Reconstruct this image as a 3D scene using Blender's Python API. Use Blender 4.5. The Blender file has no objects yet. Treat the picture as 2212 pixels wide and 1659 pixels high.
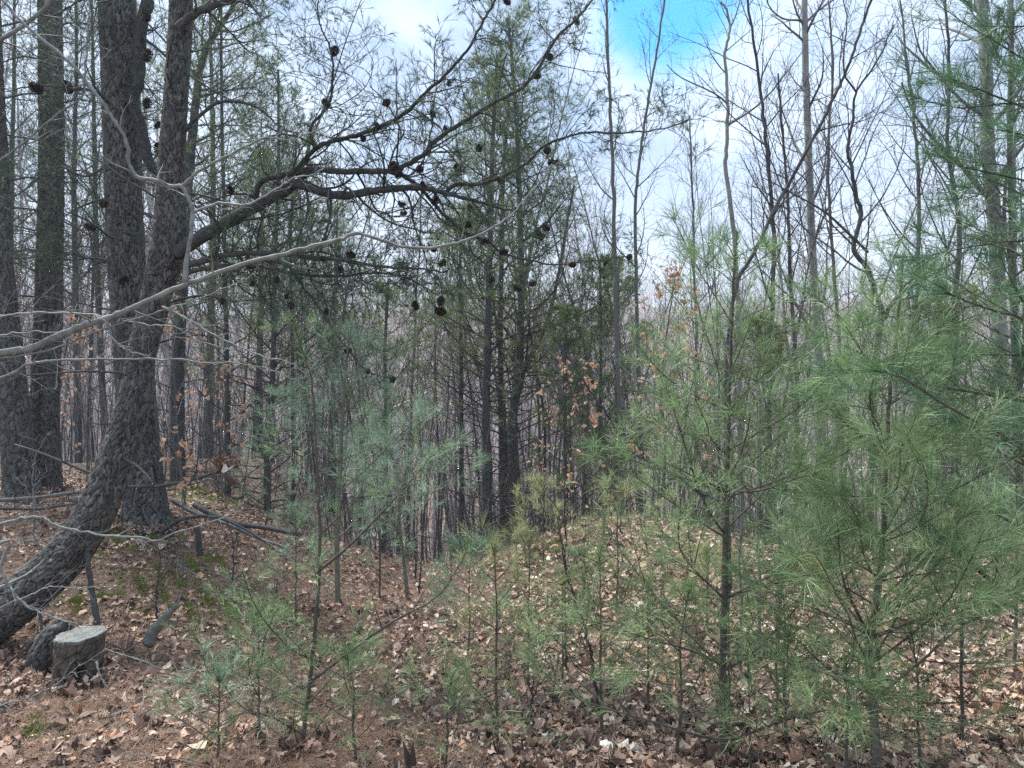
import bpy, math
import numpy as np

# ------------------------------------------------------------------ camera, sky, sun, exposure
scene = bpy.context.scene
COL = scene.collection
CAM_H = 1.6
FPX = 1609.0                      # focal length in units of a 2212 px wide picture
cam = bpy.data.cameras.new('camera')
cam.sensor_width = 36.0
cam.lens = 36.0 * FPX / 2212.0
cam.clip_start = 0.05
cam.clip_end = 3000
camo = bpy.data.objects.new('camera', cam)
COL.objects.link(camo)
camo.location = (0, 0, CAM_H)
camo.rotation_euler = (math.radians(90), 0, 0)
scene.camera = camo

SUN_EL, SUN_AZ = math.radians(60), math.radians(-48)     # azimuth clockwise from +Y
world = bpy.data.worlds.new('World')
scene.world = world
world.use_nodes = True
wn, wl = world.node_tree.nodes, world.node_tree.links
wn.clear()
wout = wn.new('ShaderNodeOutputWorld')
wbg = wn.new('ShaderNodeBackground')
wbg.inputs['Strength'].default_value = 0.1
sky = wn.new('ShaderNodeTexSky')
sky.sky_type = 'NISHITA'
sky.sun_disc = False
sky.sun_elevation = SUN_EL
sky.sun_rotation = SUN_AZ
tc = wn.new('ShaderNodeTexCoord')


def wmix(a, b, f):
    m = wn.new('ShaderNodeMix')
    m.data_type = 'RGBA'
    for s, v in ((m.inputs[0], f), (m.inputs[6], a), (m.inputs[7], b)):
        if hasattr(v, 'is_linked') or hasattr(v, 'links'):
            wl.new(v, s)
        elif isinstance(v, (int, float)):
            s.default_value = v
        else:
            s.default_value = v
    return m.outputs[2]


def wramp(src, p0, p1):
    r = wn.new('ShaderNodeMapRange')
    r.interpolation_type = 'SMOOTHSTEP'
    wl.new(src, r.inputs[0])
    r.inputs[1].default_value = p0
    r.inputs[2].default_value = p1
    return r.outputs[0]


def wnoise(scale, detail, loc, stretch=(1, 1, 1)):
    mp = wn.new('ShaderNodeMapping')
    mp.inputs['Location'].default_value = loc
    mp.inputs['Scale'].default_value = stretch
    wl.new(tc.outputs['Generated'], mp.inputs[0])
    n = wn.new('ShaderNodeTexNoise')
    n.inputs['Scale'].default_value = scale
    n.inputs['Detail'].default_value = detail
    n.inputs['Roughness'].default_value = 0.5
    wl.new(mp.outputs[0], n.inputs['Vector'])
    return n.outputs['Fac']


cloud_lo = (2.9, 4.1, 6.0, 1)
cloud_hi = (5.6, 6.7, 8.2, 1)
n1 = wramp(wnoise(4.2, 6, (0.3, 0.1, 0.55), (1, 1, 1.6)), 0.38, 0.62)
clouds = wmix(cloud_lo, cloud_hi, n1)
thin = wramp(wnoise(4.5, 4, (3.3, 1.2, 0.4), (1, 1, 2.2)), 0.60, 0.72)      # thinner places show some blue
thin_m = wn.new('ShaderNodeMath'); thin_m.operation = 'MULTIPLY'
wl.new(thin, thin_m.inputs[0]); thin_m.inputs[1].default_value = 0.5
clouds = wmix(clouds, (2.0, 4.3, 7.6, 1), thin_m.outputs[0])
sxyz = wn.new('ShaderNodeSeparateXYZ'); wl.new(tc.outputs['Generated'], sxyz.inputs[0])
low = wn.new('ShaderNodeMath'); low.operation = 'MULTIPLY'; low.inputs[1].default_value = .75
wl.new(wramp(sxyz.outputs[2], .36, .05), low.inputs[0])
clouds = wmix(clouds, (6.9, 7.8, 8.7, 1), low.outputs[0])     # brighter cloud towards the horizon
# the gap in the clouds
def hole_dir(vx, vy):
    v = np.array([(vx - 1106) / FPX, 1.0, -(vy - 829.5) / FPX])
    return v / np.linalg.norm(v)
hv = hole_dir(1462, -32)
dt = wn.new('ShaderNodeVectorMath'); dt.operation = 'DISTANCE'
nrm = wn.new('ShaderNodeVectorMath'); nrm.operation = 'NORMALIZE'
wl.new(tc.outputs['Generated'], nrm.inputs[0])
hm = wn.new('ShaderNodeMapping')
wl.new(nrm.outputs[0], hm.inputs[0])
hm.inputs['Location'].default_value = tuple(-hv)
wl.new(hm.outputs[0], dt.inputs[0])
dt.inputs[1].default_value = (0, 0, 0)
wob = wnoise(9, 3, (1, 2, 3))
sm = wn.new('ShaderNodeMath'); sm.operation = 'MULTIPLY_ADD'
wl.new(wob, sm.inputs[0]); sm.inputs[1].default_value = 0.11
wl.new(dt.outputs['Value'], sm.inputs[2])
hole = wramp(sm.outputs[0], 0.195, 0.105)
blue = wmix(sky.outputs[0], (0.05, 3.7, 8.6, 1), 0.96)
clouds = wmix(clouds, blue, hole)
col_out = wmix(sky.outputs[0], clouds, 0.93)
wl.new(col_out, wbg.inputs['Color'])
wl.new(wbg.outputs[0], wout.inputs[0])

sun = bpy.data.lights.new('sun', 'SUN')
sun.energy = 4.6
sun.angle = math.radians(16)
sun.color = (1.0, 0.97, 0.92)
suno = bpy.data.objects.new('sun', sun)
COL.objects.link(suno)
suno.rotation_euler = (math.radians(90) - SUN_EL, 0, -SUN_AZ + math.pi)
suno.rotation_euler = (math.pi / 2 - SUN_EL, 0, math.pi - SUN_AZ)

scene.view_settings.view_transform = 'Standard'
scene.view_settings.look = 'None'
scene.view_settings.gamma = 1.0
scene.view_settings.exposure = 0.97
cy = scene.cycles
cy.max_bounces = 6
cy.diffuse_bounces = 3
cy.glossy_bounces = 1
cy.transmission_bounces = 2
cy.transparent_max_bounces = 4
cy.caustics_reflective = False
cy.caustics_refractive = False
cy.use_denoising = False

# ------------------------------------------------------------------ coordinates
rng = np.random.default_rng(11)


def V(vx, vy, d):
    """a point seen at (vx, vy) of the 2212 x 1659 photograph, d metres ahead"""
    return np.array([(vx - 1106) / FPX * d, d, CAM_H - (vy - 829.5) / FPX * d])


def VV(lst):
    """list of (vx, vy, d) -> world points"""
    return np.array([V(*p) for p in lst])


CTRL = [(0, 1659, 2.9), (500, 1659, 3.0), (900, 1659, 3.15), (1300, 1659, 3.1), (1700, 1659, 3.05), (2212, 1659, 2.95),
        (150, 1475, 4.0), (-60, 1400, 4.5), (312, 1135, 7.0), (105, 1060, 9.0), (40, 1078, 8.5), (170, 980, 13), (-200, 1100, 8),
        (450, 1065, 10), (560, 1112, 9), (690, 1175, 8), (800, 1205, 7.6), (905, 1275, 6.8), (960, 1245, 7.4),
        (870, 1425, 5.0), (760, 1550, 3.75), (400, 1300, 5.3), (560, 1350, 5.0), (600, 1190, 7.0), (250, 1250, 5.7),
        (1060, 1212, 7.6), (1180, 1160, 7.6), (1380, 1114, 7.7), (1520, 1150, 7.6), (1700, 1170, 7.5), (2212, 1180, 7.2), (2500, 1150, 8),
        (1150, 1285, 5.7), (1400, 1270, 5.6), (1030, 1345, 5.6), (1250, 1450, 4.35), (1700, 1480, 4.1), (2100, 1500, 3.85)]
CP = np.array([V(*c) for c in CTRL])
EX = []
for r in (9.5, 11, 13):
    for vx in (760, 950, 1100, 1300, 1550, 1900, 2300):
        z = {9.5: -0.85, 11: -1.35, 13: -2.0}[r] + (0.25 if vx == 760 else 0)
        EX.append(((vx - 1106) / FPX * r, r, z + (0.25 if vx > 1200 else 0)))
for x in (-6, -3, 0, 3, 6):
    for y in (1.2, -1, -5):
        EX.append((x, y, 0.0 if x > -4 else 0.15))
EX += [(-9, 6, 0.4), (-10, 11, 0.5), (8, 5, 0.05), (-6, 15, 0.2)]
CP = np.vstack([CP, np.array(EX)])


def _k(a, b):
    return np.sqrt(((a[:, None, :2] - b[None, :, :2]) ** 2).sum(-1) + 0.36)


_A = _k(CP, CP) + np.eye(len(CP)) * -0.02
_W = np.linalg.solve(_A, CP[:, 2])
PR_C = ([0, 10, 14, 25, 40, 60, 100, 160, 300, 420, 900], [-.3, -1.0, -2.2, -5, -8, -10, -3, 9, 31, 44, 50])
PR_L = ([0, 10, 14, 20, 30, 45, 60, 100, 160, 300, 420, 900], [.2, .35, .3, -.3, -2.4, -6, -8.5, -3, 8, 27, 38, 45])


def H(x, y):
    x = np.atleast_1d(np.asarray(x, float)); y = np.atleast_1d(np.asarray(y, float))
    r = np.hypot(x, y)
    out = np.empty_like(x)
    ang = np.arctan2(x, y)
    sL = np.clip((-ang - 0.12) / 0.22, 0, 1); sL = sL * sL * (3 - 2 * sL)
    far = np.interp(r, *PR_C) * (1 - sL) + np.interp(r, *PR_L) * sL
    far = far + 0.5 * np.sin(x * .11 + 1) * np.sin(y * .09) * np.clip((r - 14) / 30, 0, 1)
    back = np.clip((-y - 2) / 15, 0, 1)
    far = far * (1 - back) + 0.1 * back
    near = np.zeros_like(x)
    m = r < 17
    if m.any():
        q = np.stack([x[m], y[m]], 1)
        n = np.empty(m.sum())
        for i in range(0, len(q), 20000):
            n[i:i + 20000] = _k(q[i:i + 20000], CP) @ _W
        near[m] = n
    s = np.clip((r - 11) / 5.0, 0, 1); s = s * s * (3 - 2 * s)
    s = np.where(y < -3, np.clip((r - 3) / 5, 0, 1), s)
    out = near * (1 - s) + far * s
    out += 0.02 * np.sin(x * 2.3 + 1.1 * y) * np.sin(y * 1.9 - x * .7) + 0.012 * np.sin(x * 6.1 + 2) * np.sin(y * 5.3)
    return out


def GP(vx, d):
    x = (vx - 1106) / FPX * d
    return np.array([x, d, H(x, d)[0]])


# ------------------------------------------------------------------ materials
def mat(name, c0, c1, rough=0.85, attr='rnd', noise=None, bump=None, trans=0.0, vec='Object', spec=0.25, ramp_noise=0.0):
    m = bpy.data.materials.new(name)
    m.use_nodes = True
    n, l = m.node_tree.nodes, m.node_tree.links
    b = n['Principled BSDF']
    b.inputs['Roughness'].default_value = rough
    b.inputs['Specular IOR Level'].default_value = spec
    mx = n.new('ShaderNodeMix'); mx.data_type = 'RGBA'
    mx.inputs[6].default_value = (*c0, 1); mx.inputs[7].default_value = (*c1, 1)
    if attr:
        a = n.new('ShaderNodeAttribute'); a.attribute_name = attr
        fac = a.outputs['Fac']
    if noise:
        t = n.new('ShaderNodeTexCoord')
        ns = n.new('ShaderNodeTexNoise')
        ns.inputs['Scale'].default_value = noise
        ns.inputs['Detail'].default_value = 6
        l.new(t.outputs[vec], ns.inputs['Vector'])
        mr = n.new('ShaderNodeMapRange')
        mr.inputs[1].default_value = 0.35; mr.inputs[2].default_value = 0.65
        l.new(ns.outputs['Fac'], mr.inputs[0])
        if attr:
            mm = n.new('ShaderNodeMath'); mm.operation = 'ADD'
            m2 = n.new('ShaderNodeMath'); m2.operation = 'MULTIPLY'; m2.inputs[1].default_value = 0.5
            l.new(fac, mm.inputs[0]); l.new(mr.outputs[0], mm.inputs[1]); l.new(mm.outputs[0], m2.inputs[0])
            fac = m2.outputs[0]
        else:
            fac = mr.outputs[0]
    l.new(fac, mx.inputs[0])
    l.new(mx.outputs[2], b.inputs['Base Color'])
    if bump:
        t = n.new('ShaderNodeTexCoord')
        ns = n.new('ShaderNodeTexNoise'); ns.inputs['Scale'].default_value = bump[0]; ns.inputs['Detail'].default_value = 5
        l.new(t.outputs['Object'], ns.inputs['Vector'])
        bp = n.new('ShaderNodeBump'); bp.inputs['Strength'].default_value = bump[1]; bp.inputs['Distance'].default_value = bump[2]
        l.new(ns.outputs['Fac'], bp.inputs['Height'])
        l.new(bp.outputs[0], b.inputs['Normal'])
    if trans:
        tr = n.new('ShaderNodeBsdfTranslucent')
        l.new(mx.outputs[2], tr.inputs['Color'])
        ms = n.new('ShaderNodeMixShader'); ms.inputs[0].default_value = trans
        l.new(b.outputs[0], ms.inputs[1]); l.new(tr.outputs[0], ms.inputs[2])
        l.new(ms.outputs[0], n['Material Output'].inputs[0])
    return m


def bark_plates(name, c_plate, c_plate2, c_lichen, lich=0.3):
    """bark whose plates are modelled in the mesh; the colour varies by plate and lichen; furrows hold dark bark and painted shade"""
    m = bpy.data.materials.new(name)
    m.use_nodes = True
    n, l = m.node_tree.nodes, m.node_tree.links
    b = n['Principled BSDF']
    b.inputs['Roughness'].default_value = 0.9
    b.inputs['Specular IOR Level'].default_value = 0.2
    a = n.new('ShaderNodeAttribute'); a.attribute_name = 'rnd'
    co = n.new('ShaderNodeAttribute'); co.attribute_name = 'bk'
    ns = n.new('ShaderNodeTexNoise'); ns.inputs['Scale'].default_value = 9; ns.inputs['Detail'].default_value = 8
    ns.inputs['Roughness'].default_value = 0.7
    l.new(co.outputs['Vector'], ns.inputs['Vector'])
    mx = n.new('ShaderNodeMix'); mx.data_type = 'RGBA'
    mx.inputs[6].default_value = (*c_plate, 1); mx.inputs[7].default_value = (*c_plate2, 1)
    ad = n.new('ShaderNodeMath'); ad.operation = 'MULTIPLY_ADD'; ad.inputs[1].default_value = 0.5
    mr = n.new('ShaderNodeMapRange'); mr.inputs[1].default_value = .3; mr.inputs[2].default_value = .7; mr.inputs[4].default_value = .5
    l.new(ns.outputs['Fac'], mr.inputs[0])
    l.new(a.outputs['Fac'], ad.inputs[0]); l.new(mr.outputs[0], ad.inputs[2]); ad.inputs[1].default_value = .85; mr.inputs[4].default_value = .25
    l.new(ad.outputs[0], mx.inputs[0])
    n2 = n.new('ShaderNodeTexNoise'); n2.inputs['Scale'].default_value = 26; n2.inputs['Detail'].default_value = 6
    l.new(co.outputs['Vector'], n2.inputs['Vector'])
    r2 = n.new('ShaderNodeMapRange'); r2.inputs[1].default_value = .56; r2.inputs[2].default_value = .66; r2.inputs[4].default_value = lich
    l.new(n2.outputs['Fac'], r2.inputs[0])
    m2 = n.new('ShaderNodeMix'); m2.data_type = 'RGBA'
    l.new(r2.outputs[0], m2.inputs[0]); l.new(mx.outputs[2], m2.inputs[6]); m2.inputs[7].default_value = (*c_lichen, 1)
    l.new(m2.outputs[2], b.inputs['Base Color'])
    bp = n.new('ShaderNodeBump'); bp.inputs['Strength'].default_value = .7; bp.inputs['Distance'].default_value = .006
    n3 = n.new('ShaderNodeTexNoise'); n3.inputs['Scale'].default_value = 60; n3.inputs['Detail'].default_value = 6
    mp = n.new('ShaderNodeMapping'); mp.inputs['Scale'].default_value = (1, 1, .5)
    l.new(co.outputs['Vector'], mp.inputs[0]); l.new(mp.outputs[0], n3.inputs['Vector'])
    l.new(n3.outputs['Fac'], bp.inputs['Height']); l.new(bp.outputs[0], b.inputs['Normal'])
    return m


M = {}
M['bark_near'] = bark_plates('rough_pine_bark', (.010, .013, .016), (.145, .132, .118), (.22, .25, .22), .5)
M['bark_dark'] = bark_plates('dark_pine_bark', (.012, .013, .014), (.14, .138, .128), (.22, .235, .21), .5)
M['limb'] = mat('pine_limb_bark', (.03, .034, .036), (.10, .10, .095), noise=30, bump=(90, .8, .006))
M['twig'] = mat('pine_twig_bark', (.035, .036, .036), (.11, .095, .08))
M['bark_mid'] = mat('mid_pine_bark', (.045, .052, .055), (.12, .12, .115), noise=14, bump=(40, 1, .015))
M['beech'] = mat('smooth_grey_bark', (.065, .073, .073), (.29, .30, .28), noise=22, bump=(60, .5, .003), rough=.7)
M['pale'] = mat('pale_smooth_bark', (.14, .145, .145), (.34, .335, .31), noise=5, bump=(30, .4, .004))
M['bare'] = mat('bare_twig_bark', (.05, .052, .056), (.20, .195, .185))
M['bare_dark'] = mat('dark_bare_bark', (.022, .024, .028), (.10, .095, .095), noise=16)
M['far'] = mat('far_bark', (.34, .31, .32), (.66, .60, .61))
M['sap'] = mat('sapling_bark', (.035, .034, .03), (.15, .13, .105), noise=60, bump=(140, .6, .002))
M['sap_moss'] = mat('mossy_sapling_bark', (.08, .09, .06), (.20, .20, .15), noise=40, bump=(100, .8, .003))
M['ndl'] = mat('green_pine_needles', (.05, .12, .042), (.36, .50, .235), rough=.5, trans=.25, spec=.4)
M['ndl_y'] = mat('yellow_green_needles', (.18, .21, .07), (.54, .56, .30), rough=.5, trans=.25, spec=.4)
M['ndl_b'] = mat('blue_green_needles', (.10, .20, .11), (.42, .56, .38), rough=.5, trans=.25, spec=.4)
M['ndl_d'] = mat('dark_pine_needles', (.025, .06, .035), (.12, .19, .10), rough=.55, trans=.25, spec=.3)
M['ndl_m'] = mat('crown_needles', (.08, .13, .05), (.30, .38, .17), rough=.6, trans=.3, spec=.3)
M['ndl_r'] = mat('deep_green_needles', (.02, .075, .035), (.17, .31, .15), rough=.5, trans=.22, spec=.4)
M['dry'] = mat('dead_orange_needles', (.45, .25, .10), (.6, .38, .18), rough=.7)
M['beech_leaf'] = mat('copper_beech_leaf', (.38, .20, .12), (.66, .47, .35), rough=.6, trans=.35)
M['cone'] = mat('pine_cone_scales', (.02, .018, .017), (.10, .08, .066), rough=.8)
M['cut'] = mat('weathered_cut_wood', (.06, .067, .066), (.25, .255, .235), noise=26, bump=(70, .7, .006))
M['rot'] = mat('rotten_stump_wood', (.010, .012, .012), (.19, .16, .125), noise=14, attr='rnd', bump=(40, 1, .02))
M['moss'] = mat('green_moss', (.07, .11, .02), (.26, .31, .05), noise=12, rough=1)
M['duff'] = mat('fallen_needles', (.09, .05, .036), (.29, .19, .135))
M['deadwood'] = mat('grey_dead_wood', (.07, .075, .075), (.22, .21, .19), noise=20, bump=(60, .8, .004))

# leaf litter: palette by attribute
lm = bpy.data.materials.new('dead_leaf'); lm.use_nodes = True
n, l = lm.node_tree.nodes, lm.node_tree.links
a = n.new('ShaderNodeAttribute'); a.attribute_name = 'rnd'
cr = n.new('ShaderNodeValToRGB')
cr.color_ramp.interpolation = 'LINEAR'
els = [(0, (.06, .04, .034)), (.18, (.15, .10, .08)), (.36, (.27, .175, .13)), (.58, (.39, .275, .205)), (.74, (.56, .45, .345)), (.88, (.44, .25, .155)), (.94, (.70, .61, .51)), (1, (.78, .73, .66))]
while len(cr.color_ramp.elements) < len(els):
    cr.color_ramp.elements.new(.5)
for e, (p, c) in zip(cr.color_ramp.elements, els):
    e.position = p; e.color = (*c, 1)
l.new(a.outputs['Fac'], cr.inputs[0])
b = n['Principled BSDF']; b.inputs['Roughness'].default_value = .65; b.inputs['Specular IOR Level'].default_value = .3
l.new(cr.outputs[0], b.inputs['Base Color'])
M['leaf'] = lm

gm = bpy.data.materials.new('forest_floor'); gm.use_nodes = True
n, l = gm.node_tree.nodes, gm.node_tree.links
b = n['Principled BSDF']; b.inputs['Roughness'].default_value = .95; b.inputs['Specular IOR Level'].default_value = .1
t = n.new('ShaderNodeTexCoord')
def gnoise(s, d=8, r=.6):
    q = n.new('ShaderNodeTexNoise'); q.inputs['Scale'].default_value = s; q.inputs['Detail'].default_value = d; q.inputs['Roughness'].default_value = r
    l.new(t.outputs['Object'], q.inputs['Vector']); return q.outputs['Fac']
def grange(src, a0, a1, o1=1.0):
    q = n.new('ShaderNodeMapRange'); q.inputs[1].default_value = a0; q.inputs[2].default_value = a1; q.inputs[4].default_value = o1
    l.new(src, q.inputs[0]); return q.outputs[0]
def gmix(f, ca, cb):
    q = n.new('ShaderNodeMix'); q.data_type = 'RGBA'; l.new(f, q.inputs[0])
    for s, c in ((q.inputs[6], ca), (q.inputs[7], cb)):
        if isinstance(c, tuple): s.default_value = (*c, 1)
        else: l.new(c, s)
    return q.outputs[2]
vo = n.new('ShaderNodeTexVoronoi'); vo.inputs['Scale'].default_value = 18
l.new(t.outputs['Object'], vo.inputs['Vector'])
sp = n.new('ShaderNodeSeparateColor'); l.new(vo.outputs['Color'], sp.inputs[0])
c = gmix(grange(gnoise(7), .35, .65), (.07, .052, .042), (.21, .165, .135))
c = gmix(grange(sp.outputs[0], .62, .72, .8), c, (.34, .25, .19))
at = n.new('ShaderNodeAttribute'); at.attribute_name = 'moss'
ms = n.new('ShaderNodeMath'); ms.operation = 'MULTIPLY'
l.new(at.outputs['Fac'], ms.inputs[0]); l.new(grange(gnoise(4), .42, .55), ms.inputs[1])
c = gmix(ms.outputs[0], c, (.10, .12, .03))
l.new(c, b.inputs['Base Color'])
bp = n.new('ShaderNodeBump'); bp.inputs['Strength'].default_value = 1; bp.inputs['Distance'].default_value = .03
l.new(gnoise(26, 8, .7), bp.inputs['Height']); l.new(bp.outputs[0], b.inputs['Normal'])
M['ground'] = gm


# ------------------------------------------------------------------ mesh builder
class Geo:
    def __init__(s):
        s.v = []; s.q = []; s.t = []; s.r = []; s.b = []; s.n = 0; s.qm = []; s.tm = []

    def add(s, v, quads=None, tris=None, rnd=0.5, bk=None, mi=0):
        v = np.asarray(v, np.float32).reshape(-1, 3)
        s.v.append(v)
        s.r.append(np.broadcast_to(np.asarray(rnd, np.float32), (len(v),)))
        s.b.append(v if bk is None else np.asarray(bk, np.float32).reshape(-1, 3))
        if quads is not None and len(quads):
            s.q.append(np.asarray(quads, np.int64).reshape(-1, 4) + s.n); s.qm.append(np.full(len(s.q[-1]), mi, np.int32))
        if tris is not None and len(tris):
            s.t.append(np.asarray(tris, np.int64).reshape(-1, 3) + s.n); s.tm.append(np.full(len(s.t[-1]), mi, np.int32))
        s.n += len(v)

    def mesh(s, name, mats, origin=(0, 0, 0), smooth=True, bk=False, extra=None):
        me = bpy.data.meshes.new(name)
        v = np.concatenate(s.v) - np.asarray(origin, np.float32)
        q = np.concatenate(s.q) if s.q else np.zeros((0, 4), np.int64)
        t = np.concatenate(s.t) if s.t else np.zeros((0, 3), np.int64)
        me.vertices.add(len(v)); me.vertices.foreach_set('co', v.astype(np.float32).ravel())
        nl = q.size + t.size
        me.loops.add(nl); me.loops.foreach_set('vertex_index', np.concatenate([q.ravel(), t.ravel()]).astype(np.int32))
        me.polygons.add(len(q) + len(t))
        st = np.concatenate([np.arange(len(q)) * 4, q.size + np.arange(len(t)) * 3]).astype(np.int32)
        me.polygons.foreach_set('loop_start', st)
        mi = np.concatenate((s.qm or [np.zeros(0, np.int32)]) + (s.tm or []))
        if len(mats) > 1:
            me.polygons.foreach_set('material_index', mi.astype(np.int32))
        me.polygons.foreach_set('use_smooth', np.full(len(q) + len(t), smooth))
        at = me.attributes.new('rnd', 'FLOAT', 'POINT'); at.data.foreach_set('value', np.concatenate(s.r).astype(np.float32))
        if bk:
            at = me.attributes.new('bk', 'FLOAT_VECTOR', 'POINT'); at.data.foreach_set('vector', np.concatenate(s.b).astype(np.float32).ravel())
        if extra:
            for k, val in extra.items():
                at = me.attributes.new(k, 'FLOAT', 'POINT'); at.data.foreach_set('value', np.asarray(val, np.float32))
        for m_ in mats:
            me.materials.append(M[m_])
        me.update(calc_edges=True)
        return me


def link(name, data, parent=None, loc=(0, 0, 0), label=None, cat=None, group=None, kind=None, rz=0, sc=1.0):
    o = bpy.data.objects.new(name, data)
    COL.objects.link(o)
    o.location = tuple(float(c) for c in loc); o.rotation_euler = (0, 0, rz)
    if sc != 1.0:
        o.scale = (sc, sc, sc)
    if parent: o.parent = parent
    if label: o['label'] = label
    if cat: o['category'] = cat
    if group: o['group'] = group
    if kind: o['kind'] = kind
    return o


def thing(name, label, cat, loc, group=None, rz=0, sc=1.0):
    return link(name, None, None, loc, label, cat, group, None, rz, sc)


def norm(a):
    return a / np.maximum(np.linalg.norm(a, axis=-1, keepdims=True), 1e-9)


def tube(G, P, R, sides=4, rnd=None, mi=0, cap=False):
    P = np.asarray(P, float); R = np.asarray(R, float)
    if P.ndim == 2: P = P[None]; R = R[None]
    N, K, _ = P.shape
    if N == 0: return
    T = norm(np.gradient(P, axis=1))
    mt = np.abs(norm(P[:, -1] - P[:, 0]))
    ref = np.eye(3)[np.argmin(mt, axis=1)]
    U = norm(np.cross(T, ref[:, None, :])); W = np.cross(T, U)
    th = np.arange(sides) / sides * 2 * np.pi
    c, s_ = np.cos(th), np.sin(th)
    ring = P[:, :, None, :] + R[:, :, None, None] * (U[:, :, None, :] * c[None, None, :, None] + W[:, :, None, :] * s_[None, None, :, None])
    S = np.concatenate([np.zeros((N, 1)), np.cumsum(np.linalg.norm(np.diff(P, axis=1), axis=-1), 1)], 1)
    bk = np.stack([R[:, :, None] * c, R[:, :, None] * s_, np.broadcast_to(S[:, :, None], (N, K, sides))], -1)
    i = np.arange(N)[:, None, None] * (K * sides); k = np.arange(K - 1)[None, :, None] * sides; j = np.arange(sides)[None, None, :]
    j2 = (j + 1) % sides
    q = np.stack([i + k + j, i + k + j2, i + k + sides + j2, i + k + sides + j], -1).reshape(-1, 4)
    if rnd is None: rnd = rng.random(N)
    rr = np.broadcast_to(np.asarray(rnd)[:, None], (N, K * sides)).ravel() if np.ndim(rnd) else rnd
    tris = None
    if cap:
        tris = []
        for e, base in ((0, 0), (1, (K - 1) * sides)):
            for b_ in range(1, sides - 1):
                tris.append((base, base + b_, base + b_ + 1) if e else (base, base + b_ + 1, base + b_))
        tris = (np.arange(N)[:, None, None] * K * sides + np.array(tris)[None]).reshape(-1, 3)
    G.add(ring, q, tris, rr, bk, mi)


def cr_line(pts, n):
    """Catmull-Rom through points (any dimension)"""
    p = np.asarray(pts, float)
    p = np.vstack([2 * p[0] - p[1], p, 2 * p[-1] - p[-2]])
    m = len(p) - 3
    u = np.linspace(0, m - 1e-6, n); i = u.astype(int); f = (u - i)[:, None]
    a, b_, c_, d_ = p[i], p[i + 1], p[i + 2], p[i + 3]
    return .5 * ((2 * b_) + (-a + c_) * f + (2 * a - 5 * b_ + 4 * c_ - d_) * f ** 2 + (-a + 3 * b_ - 3 * c_ + d_) * f ** 3)


def at_t(P, t):
    """P (N,K,3) and t (N,m) -> pos, tangent (N,m,3)"""
    N, K, _ = P.shape
    u = np.clip(t, 0, 1) * (K - 1); i = np.minimum(u.astype(int), K - 2); f = (u - i)[..., None]
    I = np.arange(N)[:, None]
    a, b_ = P[I, i], P[I, i + 1]
    return a * (1 - f) + b_ * f, norm(b_ - a)


def perp(T, az):
    ref = np.where(np.abs(T[..., 2:3]) > .9, np.array([1., 0, 0]), np.array([0, 0, 1.]))
    U = norm(np.cross(T, ref)); W = np.cross(T, U)
    return U * np.cos(az)[..., None] + W * np.sin(az)[..., None]


def grow(p0, d0, L, K, trop=0., jit=.1, curl=0.):
    """p0,d0 (M,3) L (M,) -> (M,K,3)"""
    M_ = len(p0)
    P = np.empty((M_, K, 3)); P[:, 0] = p0; d = d0.copy()
    drift = rng.normal(size=(M_, 3)) * curl
    for k in range(1, K):
        drift = drift * .6 + rng.normal(size=(M_, 3)) * curl * .8
        d = norm(d + np.array([0, 0, 1.]) * np.asarray(trop).reshape(-1, 1) + rng.normal(size=(M_, 3)) * jit + drift)
        P[:, k] = P[:, k - 1] + d * (L / (K - 1))[:, None]
    return P


def spawn(P, R, n, t0, t1, ang, L, K, trop=0., jit=.1, curl=0., rr=.6, tip=.25, flat=0., az0=None, rmin=.0006, rmax=9):
    """children along parents; L(t, parent_len)"""
    N = len(P)
    if N == 0: return np.zeros((0, K, 3)), np.zeros((0, K))
    t = t0 + (t1 - t0) * (np.arange(n)[None, :] + rng.random((N, n))) / n
    pos, T = at_t(P, t)
    pl = np.linalg.norm(np.diff(P, axis=1), axis=-1).sum(1)
    az = (rng.random((N, 1)) * 6.28 + np.arange(n)[None, :] * 2.4 + rng.normal(size=(N, n)) * .5)
    pr = perp(T, az)
    if flat:
        pr = pr * np.array([1, 1, 1 - flat]); pr = norm(pr)
    a_ = np.radians(ang[0] + (ang[1] - ang[0]) * rng.random((N, n)))[..., None]
    d = T * np.cos(a_) + pr * np.sin(a_)
    ln = L(t, pl[:, None]) * np.exp(rng.normal(size=(N, n)) * .22)
    u = t * (R.shape[1] - 1); i = np.minimum(u.astype(int), R.shape[1] - 2); f = u - i
    r = R[np.arange(N)[:, None], i] * (1 - f) + R[np.arange(N)[:, None], i + 1] * f
    r = np.clip(r * rr, rmin, rmax)
    C = grow(pos.reshape(-1, 3), norm(d.reshape(-1, 3)), ln.ravel(), K, trop, jit, curl)
    RR = r.reshape(-1, 1) * np.linspace(1, tip, K)[None]
    return C, np.maximum(RR, rmin * .6)


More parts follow.
